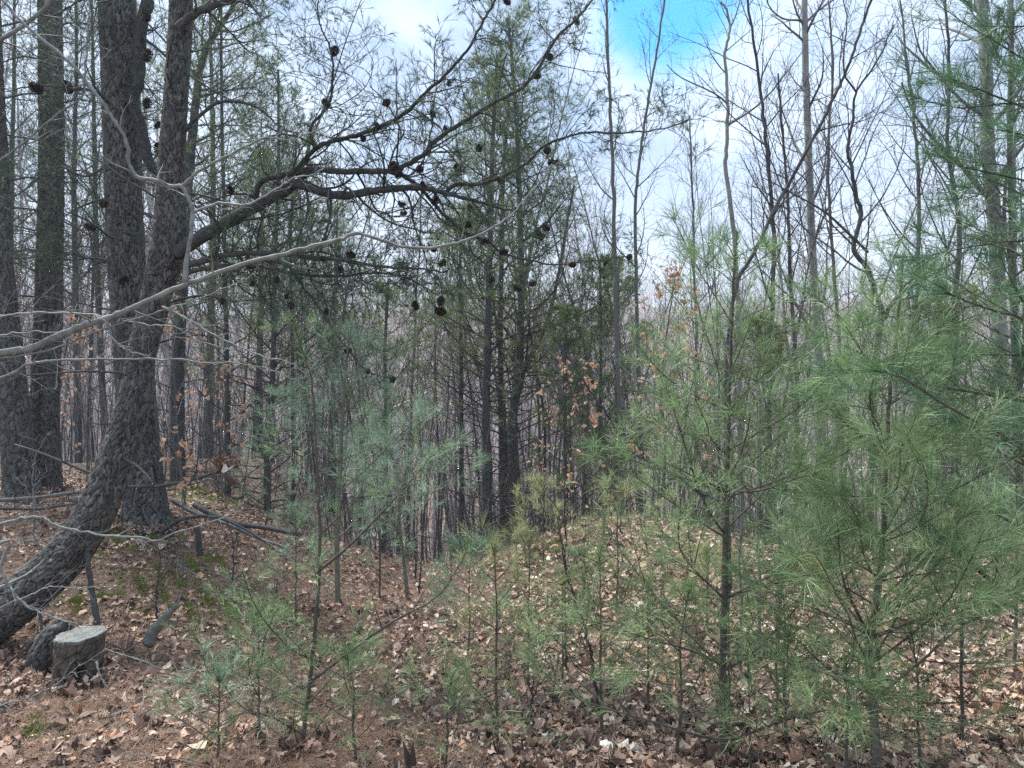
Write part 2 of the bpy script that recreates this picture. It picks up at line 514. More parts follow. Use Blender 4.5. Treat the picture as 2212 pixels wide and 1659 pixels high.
def needles(G, P, per, t0, Ln, w, spread=(25, 75), droop=0., seg=2, rr=(0., 1.), mi=0, curl=.25):
    N = len(P)
    if N == 0: return
    t = t0 + (1 - t0) * rng.random((N, per)) ** .8
    pos, T = at_t(P, t)
    a_ = np.radians(spread[1] + (spread[0] - spread[1]) * t ** 1.5 + rng.normal(size=t.shape) * 9)[..., None]
    d = T * np.cos(a_) + perp(T, rng.random(t.shape) * 6.28) * np.sin(a_)
    pos = pos.reshape(-1, 3); d = d.reshape(-1, 3)
    n_ = len(pos)
    L_ = (Ln * np.repeat(np.exp(rng.normal(size=N) * .22), per) * (1 + .2 * rng.normal(size=n_)))[:, None].clip(Ln * .35)
    side = norm(np.cross(d, norm(rng.normal(size=(n_, 3)))))
    bend = rng.normal(size=(n_, 3)) * curl + np.array([0, 0, -droop])
    rn = rr[0] + (rr[1] - rr[0]) * np.clip(np.repeat(rng.random(N), per) * .62 + rng.random(n_) * .38, 0, 1)
    ww = w / 2
    if seg == 1:
        e = pos + norm(d + bend * .5) * L_
        v = np.stack([pos - side * ww, pos + side * ww, e], 1)
        G.add(v, None, np.arange(n_ * 3).reshape(-1, 3), np.repeat(rn, 3), mi=mi)
    else:
        m_ = pos + d * L_ * .5; e = m_ + norm(d + bend) * L_ * .5
        v = np.stack([pos - side * ww * .8, pos + side * ww * .8, m_ + side * ww, m_ - side * ww, e], 1)
        o = np.arange(n_)[:, None] * 5
        G.add(v, o + np.array([0, 1, 2, 3]), o + np.array([3, 2, 4]), np.repeat(rn, 5), mi=mi)


def leaf_set(G, pos, nrm, size, rnd, kinds=2, curl=1.0, mi=0):
    """dry leaves: a midrib grid with lobed or ovate outline, curled"""
    S = 9
    tt = np.linspace(0, 1, S)
    ov = np.sin(np.pi * tt ** .8) ** .8 * .30
    ok = np.array([.02, .15, .08, .27, .11, .33, .14, .26, .03])
    outl = np.stack([ov, ok])
    n_ = len(pos)
    k = (rng.random(n_) < .45).astype(int) if kinds == 2 else np.zeros(n_, int)
    hw = outl[k] * (1 + .15 * rng.normal(size=(n_, S)))
    c1 = rng.normal(size=(n_, 1)) * 1.6 * curl; c2 = rng.normal(size=(n_, 1)) * .8 * curl; c3 = rng.normal(size=(n_, 1)) * .8 * curl
    y = np.broadcast_to(tt - .5, (n_, S))
    L_ = np.stack([np.stack([-hw, y, hw ** 2 * c1 * 2 + y ** 2 * c2 + c3 * hw * y], -1),
                   np.stack([hw * 0, y, y ** 2 * c2 - .02], -1),
                   np.stack([hw, y, hw ** 2 * c1 * 2 + y ** 2 * c2 - c3 * hw * y], -1)], 2)   # n,S,3,3
    az = rng.random(n_) * 6.28
    X = perp(nrm, az); Y = np.cross(nrm, X)
    L_ = L_ * size[:, None, None, None]
    v = pos[:, None, None] + L_[..., 0:1] * X[:, None, None] + L_[..., 1:2] * Y[:, None, None] + L_[..., 2:3] * nrm[:, None, None]
    o = np.arange(n_)[:, None, None, None] * S * 3
    a_ = (np.arange(S - 1)[None, :, None] * 3 + np.arange(2)[None, None, :])[..., None]
    q = (o + a_ + np.array([0, 1, 4, 3])).reshape(-1, 4)
    G.add(v, q, None, np.repeat(rnd, S * 3), mi=mi)


# ------------------------------------------------------------------ ground
def make_ground():
    nr, na = 270, 640
    r = np.concatenate([[0.02], .35 * (900 / .35) ** (np.linspace(0, 1, nr - 1))])
    a_ = np.linspace(0, 2 * np.pi, na, endpoint=False)
    x = r[:, None] * np.sin(a_); y = r[:, None] * np.cos(a_)
    z = H(x.ravel(), y.ravel())
    xx, yy = x.ravel(), y.ravel()
    rr = np.hypot(xx, yy)
    z = z + np.clip(rr * .02, 0, 1) * 0.01 * rng.normal(size=len(z)) * (rr < 20)
    G = Geo()
    i = np.arange(nr - 1)[:, None] * na; j = np.arange(na)[None]; j2 = (j + 1) % na
    q = np.stack([i + j, i + na + j, i + na + j2, i + j2], -1).reshape(-1, 4)
    G.add(np.stack([xx, yy, z], 1), q, None, .5)
    moss = np.zeros(len(xx))
    for (vx, d, rad) in MOSS:
        c_ = GP(vx, d); moss = np.maximum(moss, np.clip(1.5 - np.hypot(xx - c_[0], yy - c_[1]) / rad, 0, 1))
    link('ground', G.mesh('ground', ['ground'], extra={'moss': moss}), kind='structure')


MOSS = [(420, 5.3, .42), (340, 5.7, .38), (455, 9.6, .9), (290, 6.55, .45), (560, 5.4, .3), (180, 5.2, .25), (460, 5.2, .3), (430, 6.2, .25), (520, 5.3, .2), (120, 3.4, .25), (1150, 6.8, .35)]
make_ground()


def terrain_normal(x, y):
    e = .05
    return norm(np.stack([-(H(x + e, y) - H(x - e, y)) / (2 * e), -(H(x, y + e) - H(x, y - e)) / (2 * e), np.ones(len(x))], 1))


def make_litter():
    n_ = 105000
    r = np.sqrt(rng.random(n_) * (13.5 ** 2 - 2.3 ** 2) + 2.3 ** 2); a_ = (rng.random(n_) - .5) * 1.55
    near = rng.random(n_) < .25
    r = np.where(near, 2.4 + 3.6 * rng.random(n_), r)
    x, y = r * np.sin(a_), r * np.cos(a_)
    vx = 1106 + x / y * FPX
    # fewer leaves on the needle-covered duff at the left front
    keep = rng.random(n_) < np.where((vx < 850) & (y < 5.8), np.where(y < 4.6, .36, .55), 1.0)
    patch = np.sin(x * 2.1 + 3) * np.sin(y * 1.7 + x) + .4 * np.sin(x * 5 + y * 4)
    keep &= rng.random(n_) < np.where(patch < -.25, .45, 1)
    x, y = x[keep], y[keep]
    n_ = len(x)
    nr_ = norm(terrain_normal(x, y) + rng.normal(size=(n_, 3)) * np.array([.30, .30, .1]))
    z = H(x, y) + .004 + .03 * rng.random(n_) ** 1.5
    r_ = np.hypot(x, y)
    size = np.clip(np.where(r_ < 4.2, .050, .044) * np.exp(rng.normal(size=n_) * .40), .018, .088)
    vx = 1106 + x / y * FPX
    rnd = np.clip(rng.beta(1.5, 1.35, n_), 0, 1)
    rnd = np.where(vx < 850, rnd * .82, rnd)
    rnd = np.where((vx < 850) & (rng.random(n_) < .06), .88, rnd)
    heap = []
    for (vx_, d_, rad_, m_) in ((318, 7.0, .26, 260), (100, 9.0, .22, 160), (46, 8.5, .24, 160), (158, 4.0, .19, 120), (95, 4.1, .18, 60), (-20, 4.45, .25, 150), (1565, 3.1, .08, 50), (1890, 2.85, .08, 50), (655, 3.25, .07, 30)):
        c_ = GP(vx_, d_); aa = rng.random(m_) * 6.28; q_ = rad_ * (1 + .35 * rng.random(m_))
        hx, hy = c_[0] + q_ * np.cos(aa), c_[1] + q_ * np.sin(aa)
        heap.append(np.stack([hx, hy, H(hx, hy) + .03 + .06 * rng.random(m_)], 1))
    heap = np.concatenate(heap); m_ = len(heap)
    P_ = np.concatenate([np.stack([x, y, z], 1), heap])
    nr_ = np.concatenate([nr_, norm(rng.normal(size=(m_, 3)) * .7 + np.array([0, 0, 1.]))])
    size = np.concatenate([size, .03 + .04 * rng.random(m_)]); rnd = np.concatenate([rnd, rng.random(m_) * .7])
    G = Geo()
    leaf_set(G, P_, nr_, size, rnd)
    link('leaf_litter', G.mesh('leaf_litter', ['leaf'], smooth=False), kind='stuff',
         label='dead brown and tan leaves covering the forest floor', cat='leaf litter')
    # duff needles and small twigs
    n_ = 300000
    r = 2.3 + 6.5 * rng.random(n_) ** .9; a_ = (rng.random(n_) - .5) * 1.5
    a_ = np.where(rng.random(n_) < .6, -.75 + .75 * rng.random(n_), a_)
    x, y = r * np.sin(a_), r * np.cos(a_)
    P = np.stack([x, y, H(x, y) + .004 + .02 * rng.random(n_)], 1)
    d = norm(rng.normal(size=(n_, 3)) * np.array([1, 1, .22]))
    L_ = (.04 + .06 * rng.random(n_))[:, None]
    s = norm(np.cross(d, np.array([0, 0, 1.]))) * .0013
    v = np.stack([P - s, P + s, P + d * L_], 1)
    G = Geo(); G.add(v, None, np.arange(n_ * 3).reshape(-1, 3), np.repeat(rng.random(n_), 3))
    link('fallen_needle_litter', G.mesh('fallen_needles', ['duff'], smooth=False), kind='stuff',
         label='brown fallen pine needles scattered between the dead leaves', cat='needle litter')
    n_ = 1500
    r = 2.6 + 8 * rng.random(n_); a_ = (rng.random(n_) - .5) * 1.5
    x, y = r * np.sin(a_), r * np.cos(a_)
    p0 = np.stack([x, y, H(x, y) + .015 + .02 * rng.random(n_)], 1)
    az = rng.random(n_) * 6.28
    d = norm(np.stack([np.cos(az), np.sin(az), rng.normal(size=n_) * .12], 1))
    P = grow(p0, d, .1 + .35 * rng.random(n_), 5, 0, .12)
    G = Geo(); tube(G, P, (.0015 + .0035 * rng.random(n_) ** 2)[:, None] * np.linspace(1, .5, 5)[None], 4)
    link('fallen_twigs', G.mesh('fallen_twigs', ['deadwood']), kind='stuff',
         label='small grey fallen twigs lying among the leaves', cat='twigs')


make_litter()


def make_moss():
    G = Geo()
    for (vx, d, rad) in MOSS:
        c_ = GP(vx, d)
        n_ = int(26000 * rad)
        rr_ = rad * np.sqrt(rng.random(n_)) * (.6 + .5 * rng.random(n_)); aa = rng.random(n_) * 6.28
        x = c_[0] + rr_ * np.cos(aa); y = c_[1] + rr_ * np.sin(aa)
        lump = np.sin(x * 17) * np.sin(y * 19 + 1) + .6 * np.sin(x * 41 + y * 23)
        ok = lump > .25
        x, y, lump = x[ok], y[ok], lump[ok]; n_ = len(x)
        P = np.stack([x, y, H(x, y) + .012 * lump], 1)
        d_ = norm(rng.normal(size=(n_, 3)) * .5 + np.array([0, 0, 1.]))
        s = norm(rng.normal(size=(n_, 3))) * .004
        v = np.stack([P - s, P + s, P + d_ * (.012 + .022 * rng.random(n_))[:, None]], 1)
        G.add(v, None, np.arange(n_ * 3).reshape(-1, 3), np.repeat(rng.random(n_), 3))
    link('moss', G.mesh('moss', ['moss'], smooth=False), kind='stuff', label='cushions of green moss on the ground near the pine bases', cat='moss')


make_moss()


# ------------------------------------------------------------------ trunks with modelled bark
def voronoi(u, v, pu, seed):
    """u periodic with period pu (integer cells); F2-F1 and a cell id value"""
    rs = np.random.default_rng(seed)
    tab = rs.random((64, 512, 3))
    iu, iv = np.floor(u).astype(int), np.floor(v).astype(int)
    F1 = np.full(u.shape, 9.); F2 = np.full(u.shape, 9.); cid = np.zeros(u.shape)
    for du in (-1, 0, 1):
        for dv in (-1, 0, 1):
            a_, b_ = (iu + du) % pu, (iv + dv) % 512
            jx = tab[a_ % 64, b_, 0]; jy = tab[a_ % 64, b_, 1]
            d = np.hypot(iu + du + jx - u, iv + dv + jy - v)
            m = d < F1
            F2 = np.where(m, F1, np.minimum(F2, d)); cid = np.where(m, tab[a_ % 64, b_, 2], cid); F1 = np.where(m, d, F1)
    return F2 - F1, cid


def bark_trunk(name, parent, origin, pts, rad, matn, sides=72, step=.02, cell=(.045, .11), depth=.012, seed=1, flare=0.):
    """pts (n,3) world, rad (n,)"""
    pr = np.column_stack([pts, rad])
    L_ = np.linalg.norm(np.diff(pts, axis=0), axis=1).sum()
    K = int(L_ / step)
    q = cr_line(pr, K); P, R = q[:, :3], q[:, 3]
    S = np.concatenate([[0], np.cumsum(np.linalg.norm(np.diff(P, axis=0), axis=1))])
    T = norm(np.gradient(P, axis=0))
    ref = np.array([0, 1., 0]); U = norm(np.cross(T, ref)); W = np.cross(T, U)
    th = np.arange(sides) / sides * 2 * np.pi
    pu = max(6, int(round(2 * np.pi * R.mean() / cell[0])))
    u = th[None, :] / (2 * np.pi) * pu + np.zeros((K, 1)); v = S[:, None] / cell[1] + np.zeros((1, sides))
    wob = .55 * np.sin(v * 1.3 + u * .5) + .35 * np.sin(v * 2.9 - u * .8) + .2 * np.sin(v * 6.7 + u * 1.9)
    f, cid = voronoi((u + wob) % pu, v + .3 * np.sin(u * 1.1), pu, seed)
    f2, _ = voronoi((u * 2 + wob) % (2 * pu), v * 2.3, 2 * pu, seed + 5)
    plate = np.clip(f / .20, 0, 1) ** .6 * (.75 + .35 * cid) + .2 * np.clip(f2 / .25, 0, 1)
    furrow = np.clip((f - .04) / .14, 0, 1) * (.6 + .4 * np.clip(f2 / .12, 0, 1)) * (.35 + .65 * cid)  # furrow colour: dark inner bark, plus painted shade that soft light leaves out
    noise = np.random.default_rng(seed).normal(size=(K, sides)) * .05
    big = .04 * np.sin(th[None] * 3 + S[:, None] * 2.1) + .03 * np.sin(th[None] * 5 - S[:, None] * 1.3)
    fl = flare * np.exp(-S[:, None] / .22) * (.5 + .5 * np.sin(th[None] * 5 + seed))
    rr = R[:, None] * (1 + big + fl) + depth * (plate - .9 + noise)
    ring = P[:, None] + rr[..., None] * (U[:, None] * np.cos(th)[None, :, None] + W[:, None] * np.sin(th)[None, :, None])
    bk = np.stack([R[:, None] * np.cos(th), R[:, None] * np.sin(th), np.broadcast_to(S[:, None], (K, sides))], -1)
    i = np.arange(K - 1)[:, None] * sides; j = np.arange(sides)[None]; j2 = (j + 1) % sides
    G = Geo()
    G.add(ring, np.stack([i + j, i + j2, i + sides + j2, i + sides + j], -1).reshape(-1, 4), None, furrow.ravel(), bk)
    return link(name, G.mesh(name, [matn], origin, bk=True), parent)


def dead_stubs(parent, org, pts, rad, n_=14, seed=0):
    q = cr_line(np.column_stack([pts, rad]), 60)
    P, R = q[None, :, :3], q[None, :, 3]
    C, CR = spawn(P, R, n_, .12, .8, (60, 95), lambda t, l_: .14 + 0 * t, 7, -.02, .10, .05, rr=.10, rmin=.004, rmax=.011, tip=.5)
    d = C[:, 1] - C[:, 0]
    C = C + norm(d)[:, None] * 0
    L_ = (rng.random(len(C)) ** 2 * 3.2 + .9)[:, None, None]
    i = np.arange(len(C))
    C = C[:, :1] + (C - C[:, :1]) * L_ * 1.4
    for k in range(len(C)):
        G = Geo(); tube(G, C[k:k + 1], CR[k:k + 1], 6, None, cap=True)
        D, DR = spawn(C[k:k + 1], CR[k:k + 1], 2, .4, .95, (30, 70), lambda t, l_: l_ * .35, 5, 0, .12, .08, rr=.5, rmin=.0022)
        tube(G, D, DR, 4)
        link('dead_twig', G.mesh('dead_twig', ['limb'], org), parent)


def cone_mesh():
    G = Geo()
    n_ = 85
    t_ = (np.arange(n_) + .5) / n_
    az = np.arange(n_) * 2.39996
    prof = np.sin(np.pi * np.clip(t_ * .93 + .05, 0, 1)) ** .75
    R = .020 * prof + .002; z = -.030 + .062 * t_
    out = np.stack([np.cos(az), np.sin(az), np.zeros(n_)], 1)
    tan = np.stack([-np.sin(az), np.cos(az), np.zeros(n_)], 1)
    up = np.array([0, 0, 1.])
    base = out * .003 + up * z[:, None]
    tipd = norm(out * (1 - .4 * t_[:, None]) + up * (-.45 + 1.1 * t_[:, None]))
    tip = base + tipd * R[:, None] * 1.15
    w_ = (.0075 * prof + .002)[:, None]
    v = np.stack([base - tan * .001, base + tan * .001, tip + tan * w_ * .8, tip - tan * w_ * .8,
                  tip * 1.02 + out * .004 - up * .003, base - up * .0035, tip - up * .004], 1)
    o = np.arange(n_)[:, None] * 7
    G.add(v, np.vstack([o + np.array([0, 1, 2, 3])]), np.vstack([o + np.array([3, 2, 4]), o + np.array([5, 6, 0]), o + np.array([6, 3, 0]), o + np.array([5, 1, 6]), o + np.array([1, 2, 6]), o + np.array([2, 4, 6]), o + np.array([4, 3, 6])]), np.repeat(rng.random(n_), 7))
    P = np.array([[0, 0, -.032], [0, 0, 0], [0, 0, .03], [0, 0, .045]]); tube(G, P, np.array([.004, .006, .003, .002]), 5, .1)
    return G.mesh('pine_cone', ['cone'], smooth=False)


CONE = cone_mesh()


def px_line(lst, n, jit=0.):
    p = cr_line(VV(lst), n)
    if jit:
        p[1:] += np.cumsum(rng.normal(size=(n - 1, 3)) * jit, 0) * .3 + rng.normal(size=(n - 1, 3)) * jit
    return p


def arr(p, r):
    return p[None], np.asarray(r, float)[None]


# --- the two big foreground pines, the two behind
def pine_limb(parent, org, pts, r0, r1, n_sub, sub_len, n_tw, per, mat_wood='limb', tuft=.055, sub_t0=.15, twr=.0016, cones=()):
    n_ = max(12, len(pts) * 6)
    p = px_line(pts, n_, .002)
    r = np.linspace(r0, r1, n_) * (1 + .06 * np.sin(np.arange(n_) * 1.3))
    G = Geo()
    tube(G, p, r, 10 if r0 > .012 else 6, None)
    P, R = arr(p, r)
    C, CR = spawn(P, R, n_sub, sub_t0, 1, (35, 75), lambda t, l_: sub_len * (1.15 - .6 * t), 9, .02, .11, .20, rr=.4, rmin=.0024, rmax=.009, tip=.4)
    tube(G, C, CR, 5)
    D, DR = spawn(C, CR, n_tw, .15, 1, (30, 70), lambda t, l_: l_ * .42 * (1.2 - .5 * t), 7, .05, .13, .22, rr=.6, rmin=twr, tip=.6)
    tube(G, D, DR, 3)
    E, ER = spawn(D, DR, 2, .3, 1, (25, 60), lambda t, l_: l_ * .45, 5, .06, .15, .15, rr=.8, rmin=twr * .8, tip=.7)
    tube(G, E, ER, 3)
    lo = link('limb', G.mesh('limb', [mat_wood], org), parent)
    F = Geo()
    needles(F, D, per, .72, tuft, .0022, (15, 60), .05, 1, (0, 1))
    needles(F, E, per, .62, tuft, .0022, (15, 60), .05, 1, (0, 1))
    link('needles', F.mesh('needles', ['ndl_d'], org), lo)
    return lo


def add_cones(parent, org, lst, d, sc=1.0):
    for it in lst:
        vx, vy = it[:2]
        s = it[2] if len(it) > 2 else 1.0
        p = V(vx, vy, d + rng.normal() * .05) - org
        o = link('pine_cone', CONE, parent, p)
        o.rotation_euler = (rng.normal() * .9 + 2.2, rng.normal() * .6, rng.random() * 6.28)
        o.scale = (s * sc, s * sc, s * sc)


# leaning pine in front
DB = 4.6
orgB = GP(-40, 4.5)
tB = thing('pine_tree', 'large rough-barked pine curving up from the lower left corner, long limb full of cones', 'tree', orgB)
ptsB = VV([(-75, 1400, 4.45), (-30, 1350, 4.45), (50, 1290, 4.5), (140, 1205, 4.55), (205, 1110, 4.6), (252, 990, 4.7), (288, 870, 4.8),
           (303, 775, 4.9), (338, 640, 5.0), (365, 520, 5.05), (368, 430, 5.1), (372, 330, 5.1), (380, 200, 5.15), (388, 80, 5.2), (392, -60, 5.25), (398, -260, 5.3), (400, -500, 5.4)])
radB = np.array([52, 48, 45, 41, 37, 35, 31, 27, 30, 35, 30, 27, 25, 25, 24, 22, 18]) / FPX * 4.9
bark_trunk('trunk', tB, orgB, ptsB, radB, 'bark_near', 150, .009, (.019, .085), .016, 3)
dead_stubs(tB, orgB, ptsB, radB, 16)
DL = 4.9
def DLn(lst, d0, d1):
    n_ = len(lst); return [(a_[0], a_[1], d0 + (d1 - d0) * i / (n_ - 1)) for i, a_ in enumerate(lst)]
L1 = [(385, 545), (410, 527), (467, 493), (550, 447), (617, 410), (640, 397), (690, 412), (737, 423), (804, 413), (877, 405), (924, 408), (970, 420), (1037, 437), (1097, 453), (1150, 455)]
L2 = [(550, 430), (567, 390), (633, 370), (683, 320), (737, 300), (787, 287), (870, 247), (924, 197), (964, 160), (1014, 103), (1047, 40), (1070, 0), (1085, -60)]
L3 = [(620, 375), (680, 366), (737, 370), (804, 370), (854, 370), (870, 360), (914, 333), (944, 300), (1004, 260), (1070, 220), (1130, 187), (1164, 143), (1204, 77), (1237, 47), (1277, 0), (1310, -50)]
L4 = [(854, 368), (897, 397), (924, 423), (964, 467), (1004, 500), (1054, 520), (1090, 545), (1140, 560), (1200, 570), (1300, 560), (1365, 552)]
L5 = [(960, 417), (990, 397), (1037, 397), (1087, 380), (1137, 353), (1170, 320), (1210, 300), (1270, 285), (1354, 287), (1437, 277), (1480, 262)]
L6 = [(683, 320), (670, 277), (700, 240), (713, 213), (717, 167), (720, 143), (710, 97), (693, 60), (687, 10), (700, -50)]
L7 = [(395, 575), (430, 566), (480, 552), (560, 546), (650, 553), (740, 562), (820, 575), (900, 580), (960, 590)]
L8 = [(395, 590), (470, 575), (550, 573), (633, 590), (737, 597), (800, 590), (880, 600), (950, 640)]
L9 = [(560, 560), (620, 575), (655, 620), (690, 665), (710, 700), (745, 745), (790, 800), (848, 820)]
L10 = [(385, 60), (420, 30), (480, 5), (540, -20), (600, -60)]
L11 = [(320, 0), (305, 60), (302, 120), (298, 180), (285, 220), (300, 260), (312, 310), (320, 350), (345, 385)]
L12 = [(395, 285), (430, 250), (470, 222), (520, 220), (560, 235), (600, 270), (640, 290)]
for lst, d0, d1, r0, r1, ns, sl, nt, per in (
        (L1, 5.0, 4.6, .050, .004, 30, .50, 7, 10), (L2, 4.95, 4.4, .020, .005, 34, .50, 7, 11), (L3, 4.9, 4.4, .023, .005, 38, .50, 7, 11),
        (L4, 4.8, 4.9, .014, .003, 28, .44, 7, 11), (L5, 4.75, 4.4, .014, .003, 26, .40, 7, 11), (L6, 4.85, 4.5, .011, .003, 24, .50, 7, 11),
        (L7, 5.0, 4.6, .026, .004, 34, .46, 7, 12), (L8, 5.0, 4.7, .018, .003, 32, .46, 7, 12), (L9, 4.9, 4.5, .010, .003, 14, .28, 5, 6),
        (L10, 5.1, 5.0, .03, .012, 12, .6, 7, 12), (L12, 5.1, 4.8, .015, .003, 16, .42, 6, 10)):
    pine_limb(tB, orgB, DLn(lst, d0, d1), r0, r1, ns, sl, nt, per)
CONES = [(722, 110, 1.25), (705, 222, 1.1), (835, 222), (935, 245, .9), (965, 278, .9), (785, 300, .8), (813, 272, .9), (1245, 45), (1187, 123), (1160, 162, 1.1),
         (850, 358, 1.2), (862, 378), (907, 365), (1035, 320), (985, 360, .7), (1182, 325), (1190, 350, .9), (1202, 352, .8), (868, 440, .9), (872, 460, .8), (497, 410), (1048, 522),
         (1088, 545), (1010, 485), (1160, 505, 1.1), (1180, 492), (1170, 512, .9), (955, 568), (937, 540, .7), (735, 582), (758, 550, 1.1), (952, 650, 1.15), (952, 672, 1.4), (898, 660, 1.1),
         (628, 660), (620, 640, .7), (597, 605, .8), (705, 672, .8), (752, 758, .9), (795, 802, .7), (848, 820, .8), (1150, 612, .9), (1117, 622), (1062, 605, .9),
         (1237, 572, .9), (1360, 555, .8), (1308, 568, .6), (700, 560, .8), (1083, 390, .9), (545, 612, .7), (970, 180, .7), (480, 650, .9), (915, 400), (940, 432, 1.1), (1015, 447, .8), (1095, 2)]
add_cones(tB, orgB, CONES, 4.65, .78)

# straight pine behind it
orgA = GP(318, 7.0)
tA = thing('pine_tree', 'tall straight dark pine standing on the mossy rise directly behind the curved pine', 'tree', orgA)
ptsA = VV([(316, 1150, 7.0), (314, 1080, 7.0), (305, 980, 7.0), (293, 850, 7.0), (283, 700, 7.0), (273, 550, 7.0), (267, 400, 7.0), (262, 250, 7.0), (256, 100, 7.0), (252, -50, 7.0), (250, -300, 7.1), (252, -700, 7.2)])
radA = np.array([44, 40, 39, 38, 37, 36, 36, 36, 36, 35, 32, 24]) / FPX * 7.0
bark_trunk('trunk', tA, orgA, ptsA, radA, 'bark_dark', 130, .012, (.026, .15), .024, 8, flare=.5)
dead_stubs(tA, orgA, ptsA, radA, 22)
pine_limb(tA, orgA, DLn(L11, 6.9, 6.8), .055, .045, 10, .5, 5, 8)
for k, lst in enumerate(([(262, 60), (320, 90), (380, 140), (450, 190), (520, 230)], [(260, 250), (210, 200), (150, 190), (80, 185), (0, 200)],
                         [(275, 600), (220, 560), (150, 560), (60, 540)], [(280, 700), (350, 660), (430, 640), (520, 650), (620, 640)],
                         [(255, 20), (200, -10), (140, 20), (60, 60)], [(262, 330), (190, 380), (120, 360), (40, 420)], [(262, 420), (340, 470), (440, 420), (540, 380)])):
    pine_limb(tA, orgA, DLn(lst, 7.0, 6.3 + .3 * (k % 3)), .016, .004, 20, .55, 6, 11)
add_cones(tA, orgA, [(318, 120, 1.6), (315, 33, 1.5), (318, 223, 1.3), (195, 490, 1.3), (225, 440, 1.2), (145, 188, 1.7), (78, 190, 1.7), (345, 322, 1.6), (340, 270), (267, 605, 1.3)], 6.6)

for (nm, base, pts, rad, sd, lab, dd) in (
        ('pine_tree', (100, 9.0), [(97, 1080), (98, 980), (97, 850), (104, 700), (108, 550), (110, 400), (110, 250), (110, 100), (109, -100), (108, -400)], [34, 29, 27, 26, 25, 24, 23.5, 23, 22, 18], 21,
         'straight pine second from the left edge, behind the dead branches on the bank', 9.0),
        ('pine_tree', (46, 8.5), [(50, 1090), (42, 1000), (30, 880), (18, 760), (10, 640), (5, 500), (0, 350), (-8, 200), (-14, 0), (-20, -300)], [36, 31, 29, 27, 22, 17, 15, 14, 13, 10], 34,
         'grey-barked pine at the left edge, leaning slightly out of view', 8.5)):
    og = GP(*base)
    t_ = thing(nm, lab, 'tree', og)
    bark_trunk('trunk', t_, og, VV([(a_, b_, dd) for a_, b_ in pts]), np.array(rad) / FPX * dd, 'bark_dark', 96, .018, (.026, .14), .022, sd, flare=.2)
    dead_stubs(t_, og, VV([(a_, b_, dd) for a_, b_ in pts]), np.array(rad) / FPX * dd, 20)
    for k in range(9):
        y0 = -50 + k * 85 + rng.random() * 30; sgn = 1 if k % 2 else -1
        x0 = pts[5][0]
        pine_limb(t_, og, DLn([(x0, y0), (x0 + sgn * 60, y0 - 10), (x0 + sgn * 120, y0 + 10 * rng.normal()), (x0 + sgn * 200, y0 + 20 * rng.normal())], dd, dd - .6 + rng.random()),
                  .013, .003, 16, .6, 6, 12)


# ------------------------------------------------------------------ grey beech reaching in from the left
def bare_limb(parent, org, pts, r0, r1, ns=6, sl=.25, nt=3, matn='beech', n_=None, jit=.0022, t0=.1, name='limb'):
    n_ = n_ or max(12, len(pts) * 5)
    p = px_line(pts, n_, jit)
    r = np.linspace(r0, r1, n_) * (1 + .06 * np.sin(np.arange(n_) * 2.1 + rng.random() * 6) + .07 * rng.normal(size=n_) + .25 * (rng.random(n_) < .08))
    G = Geo(); tube(G, p, r, 10 if r0 > .006 else 5, .6, cap=True)
    ns = int(ns * 1.7)
    if ns:
        P, R = arr(p, r)
        C, CR = spawn(P, R, ns, t0, 1, (30, 65), lambda t, l_: sl * (1.2 - .6 * t), 7, .03, .09, .08, rr=.45, rmin=.0013, rmax=.004)
        tube(G, C, CR, 4)
        if nt:
            D, DR = spawn(C, CR, nt, .25, 1, (30, 60), lambda t, l_: l_ * .4, 5, .03, .1, .06, rr=.7, rmin=.001)
            tube(G, D, DR, 3)
    return link(name, G.mesh(name, [matn], org), parent)


orgE = np.array([-2.75, 2.9, H(-2.75, 2.9)[0]])
tE = thing('beech_tree', 'smooth grey beech outside the left edge, long pale limbs crossing before the pines', 'tree', orgE)
G = Geo(); pp = cr_line(np.array([[0, 0, -.1], [.02, 0, .8], [.05, .02, 1.7], [.03, .05, 2.8], [.1, .1, 4.2], [.1, .1, 6]]) + orgE, 30)
tube(G, pp, np.linspace(.075, .03, 30), 16, .6)
link('trunk', G.mesh('trunk', ['beech'], orgE), tE)
E1 = [(-560, 830, 2.88), (-300, 800, 2.9), (0, 763), (67, 750), (133, 723), (187, 700), (233, 687), (283, 666), (333, 643), (397, 616), (467, 590), (533, 566), (600, 550), (667, 533), (737, 515), (770, 503), (820, 517),
      (870, 533), (937, 535), (1004, 520), (1054, 500), (1104, 467), (1137, 427), (1167, 393), (1193, 353)]
DE = 2.9
def dE(lst, d=DE): return [(p + (d,))[:3] if len(p) < 3 else p for p in lst]
bare_limb(tE, orgE, dE(E1), .0150, .002, 6, .16, 2, n_=120, jit=.0016, t0=.2)
bare_limb(tE, orgE, dE([(397, 616), (405, 553), (413, 513), (417, 460), (408, 430), (393, 404), (367, 403), (333, 390), (300, 383), (283, 360), (273, 300), (253, 270), (230, 233), (200, 193), (167, 150), (123, 110), (60, 60), (7, 3), (-40, -40)]), .0085, .005, 6, .14, 2, n_=80, jit=.0016)
bare_limb(tE, orgE, dE([(393, 402), (433, 367), (500, 330), (567, 295), (627, 297), (717, 263)]), .0068, .0018, 6, .14, 2)
bare_limb(tE, orgE, dE([(417, 460), (467, 440), (533, 440), (583, 413), (633, 383), (683, 370), (723, 337)]), .006, .0018, 6, .12, 2)
bare_limb(tE, orgE, dE([(-560, 900, 2.88), (-150, 850), (0, 817), (67, 787), (133, 781), (267, 780), (400, 783), (433, 791), (483, 790), (567, 800), (640, 830)]), .0065, .0015, 7, .16, 3)
bare_limb(tE, orgE, dE([(-560, 700, 2.88), (-120, 690), (0, 683), (67, 676), (200, 680), (250, 690), (333, 700), (383, 706), (433, 736), (483, 750), (533, 766)]), .0055, .0014, 7, .16, 3)
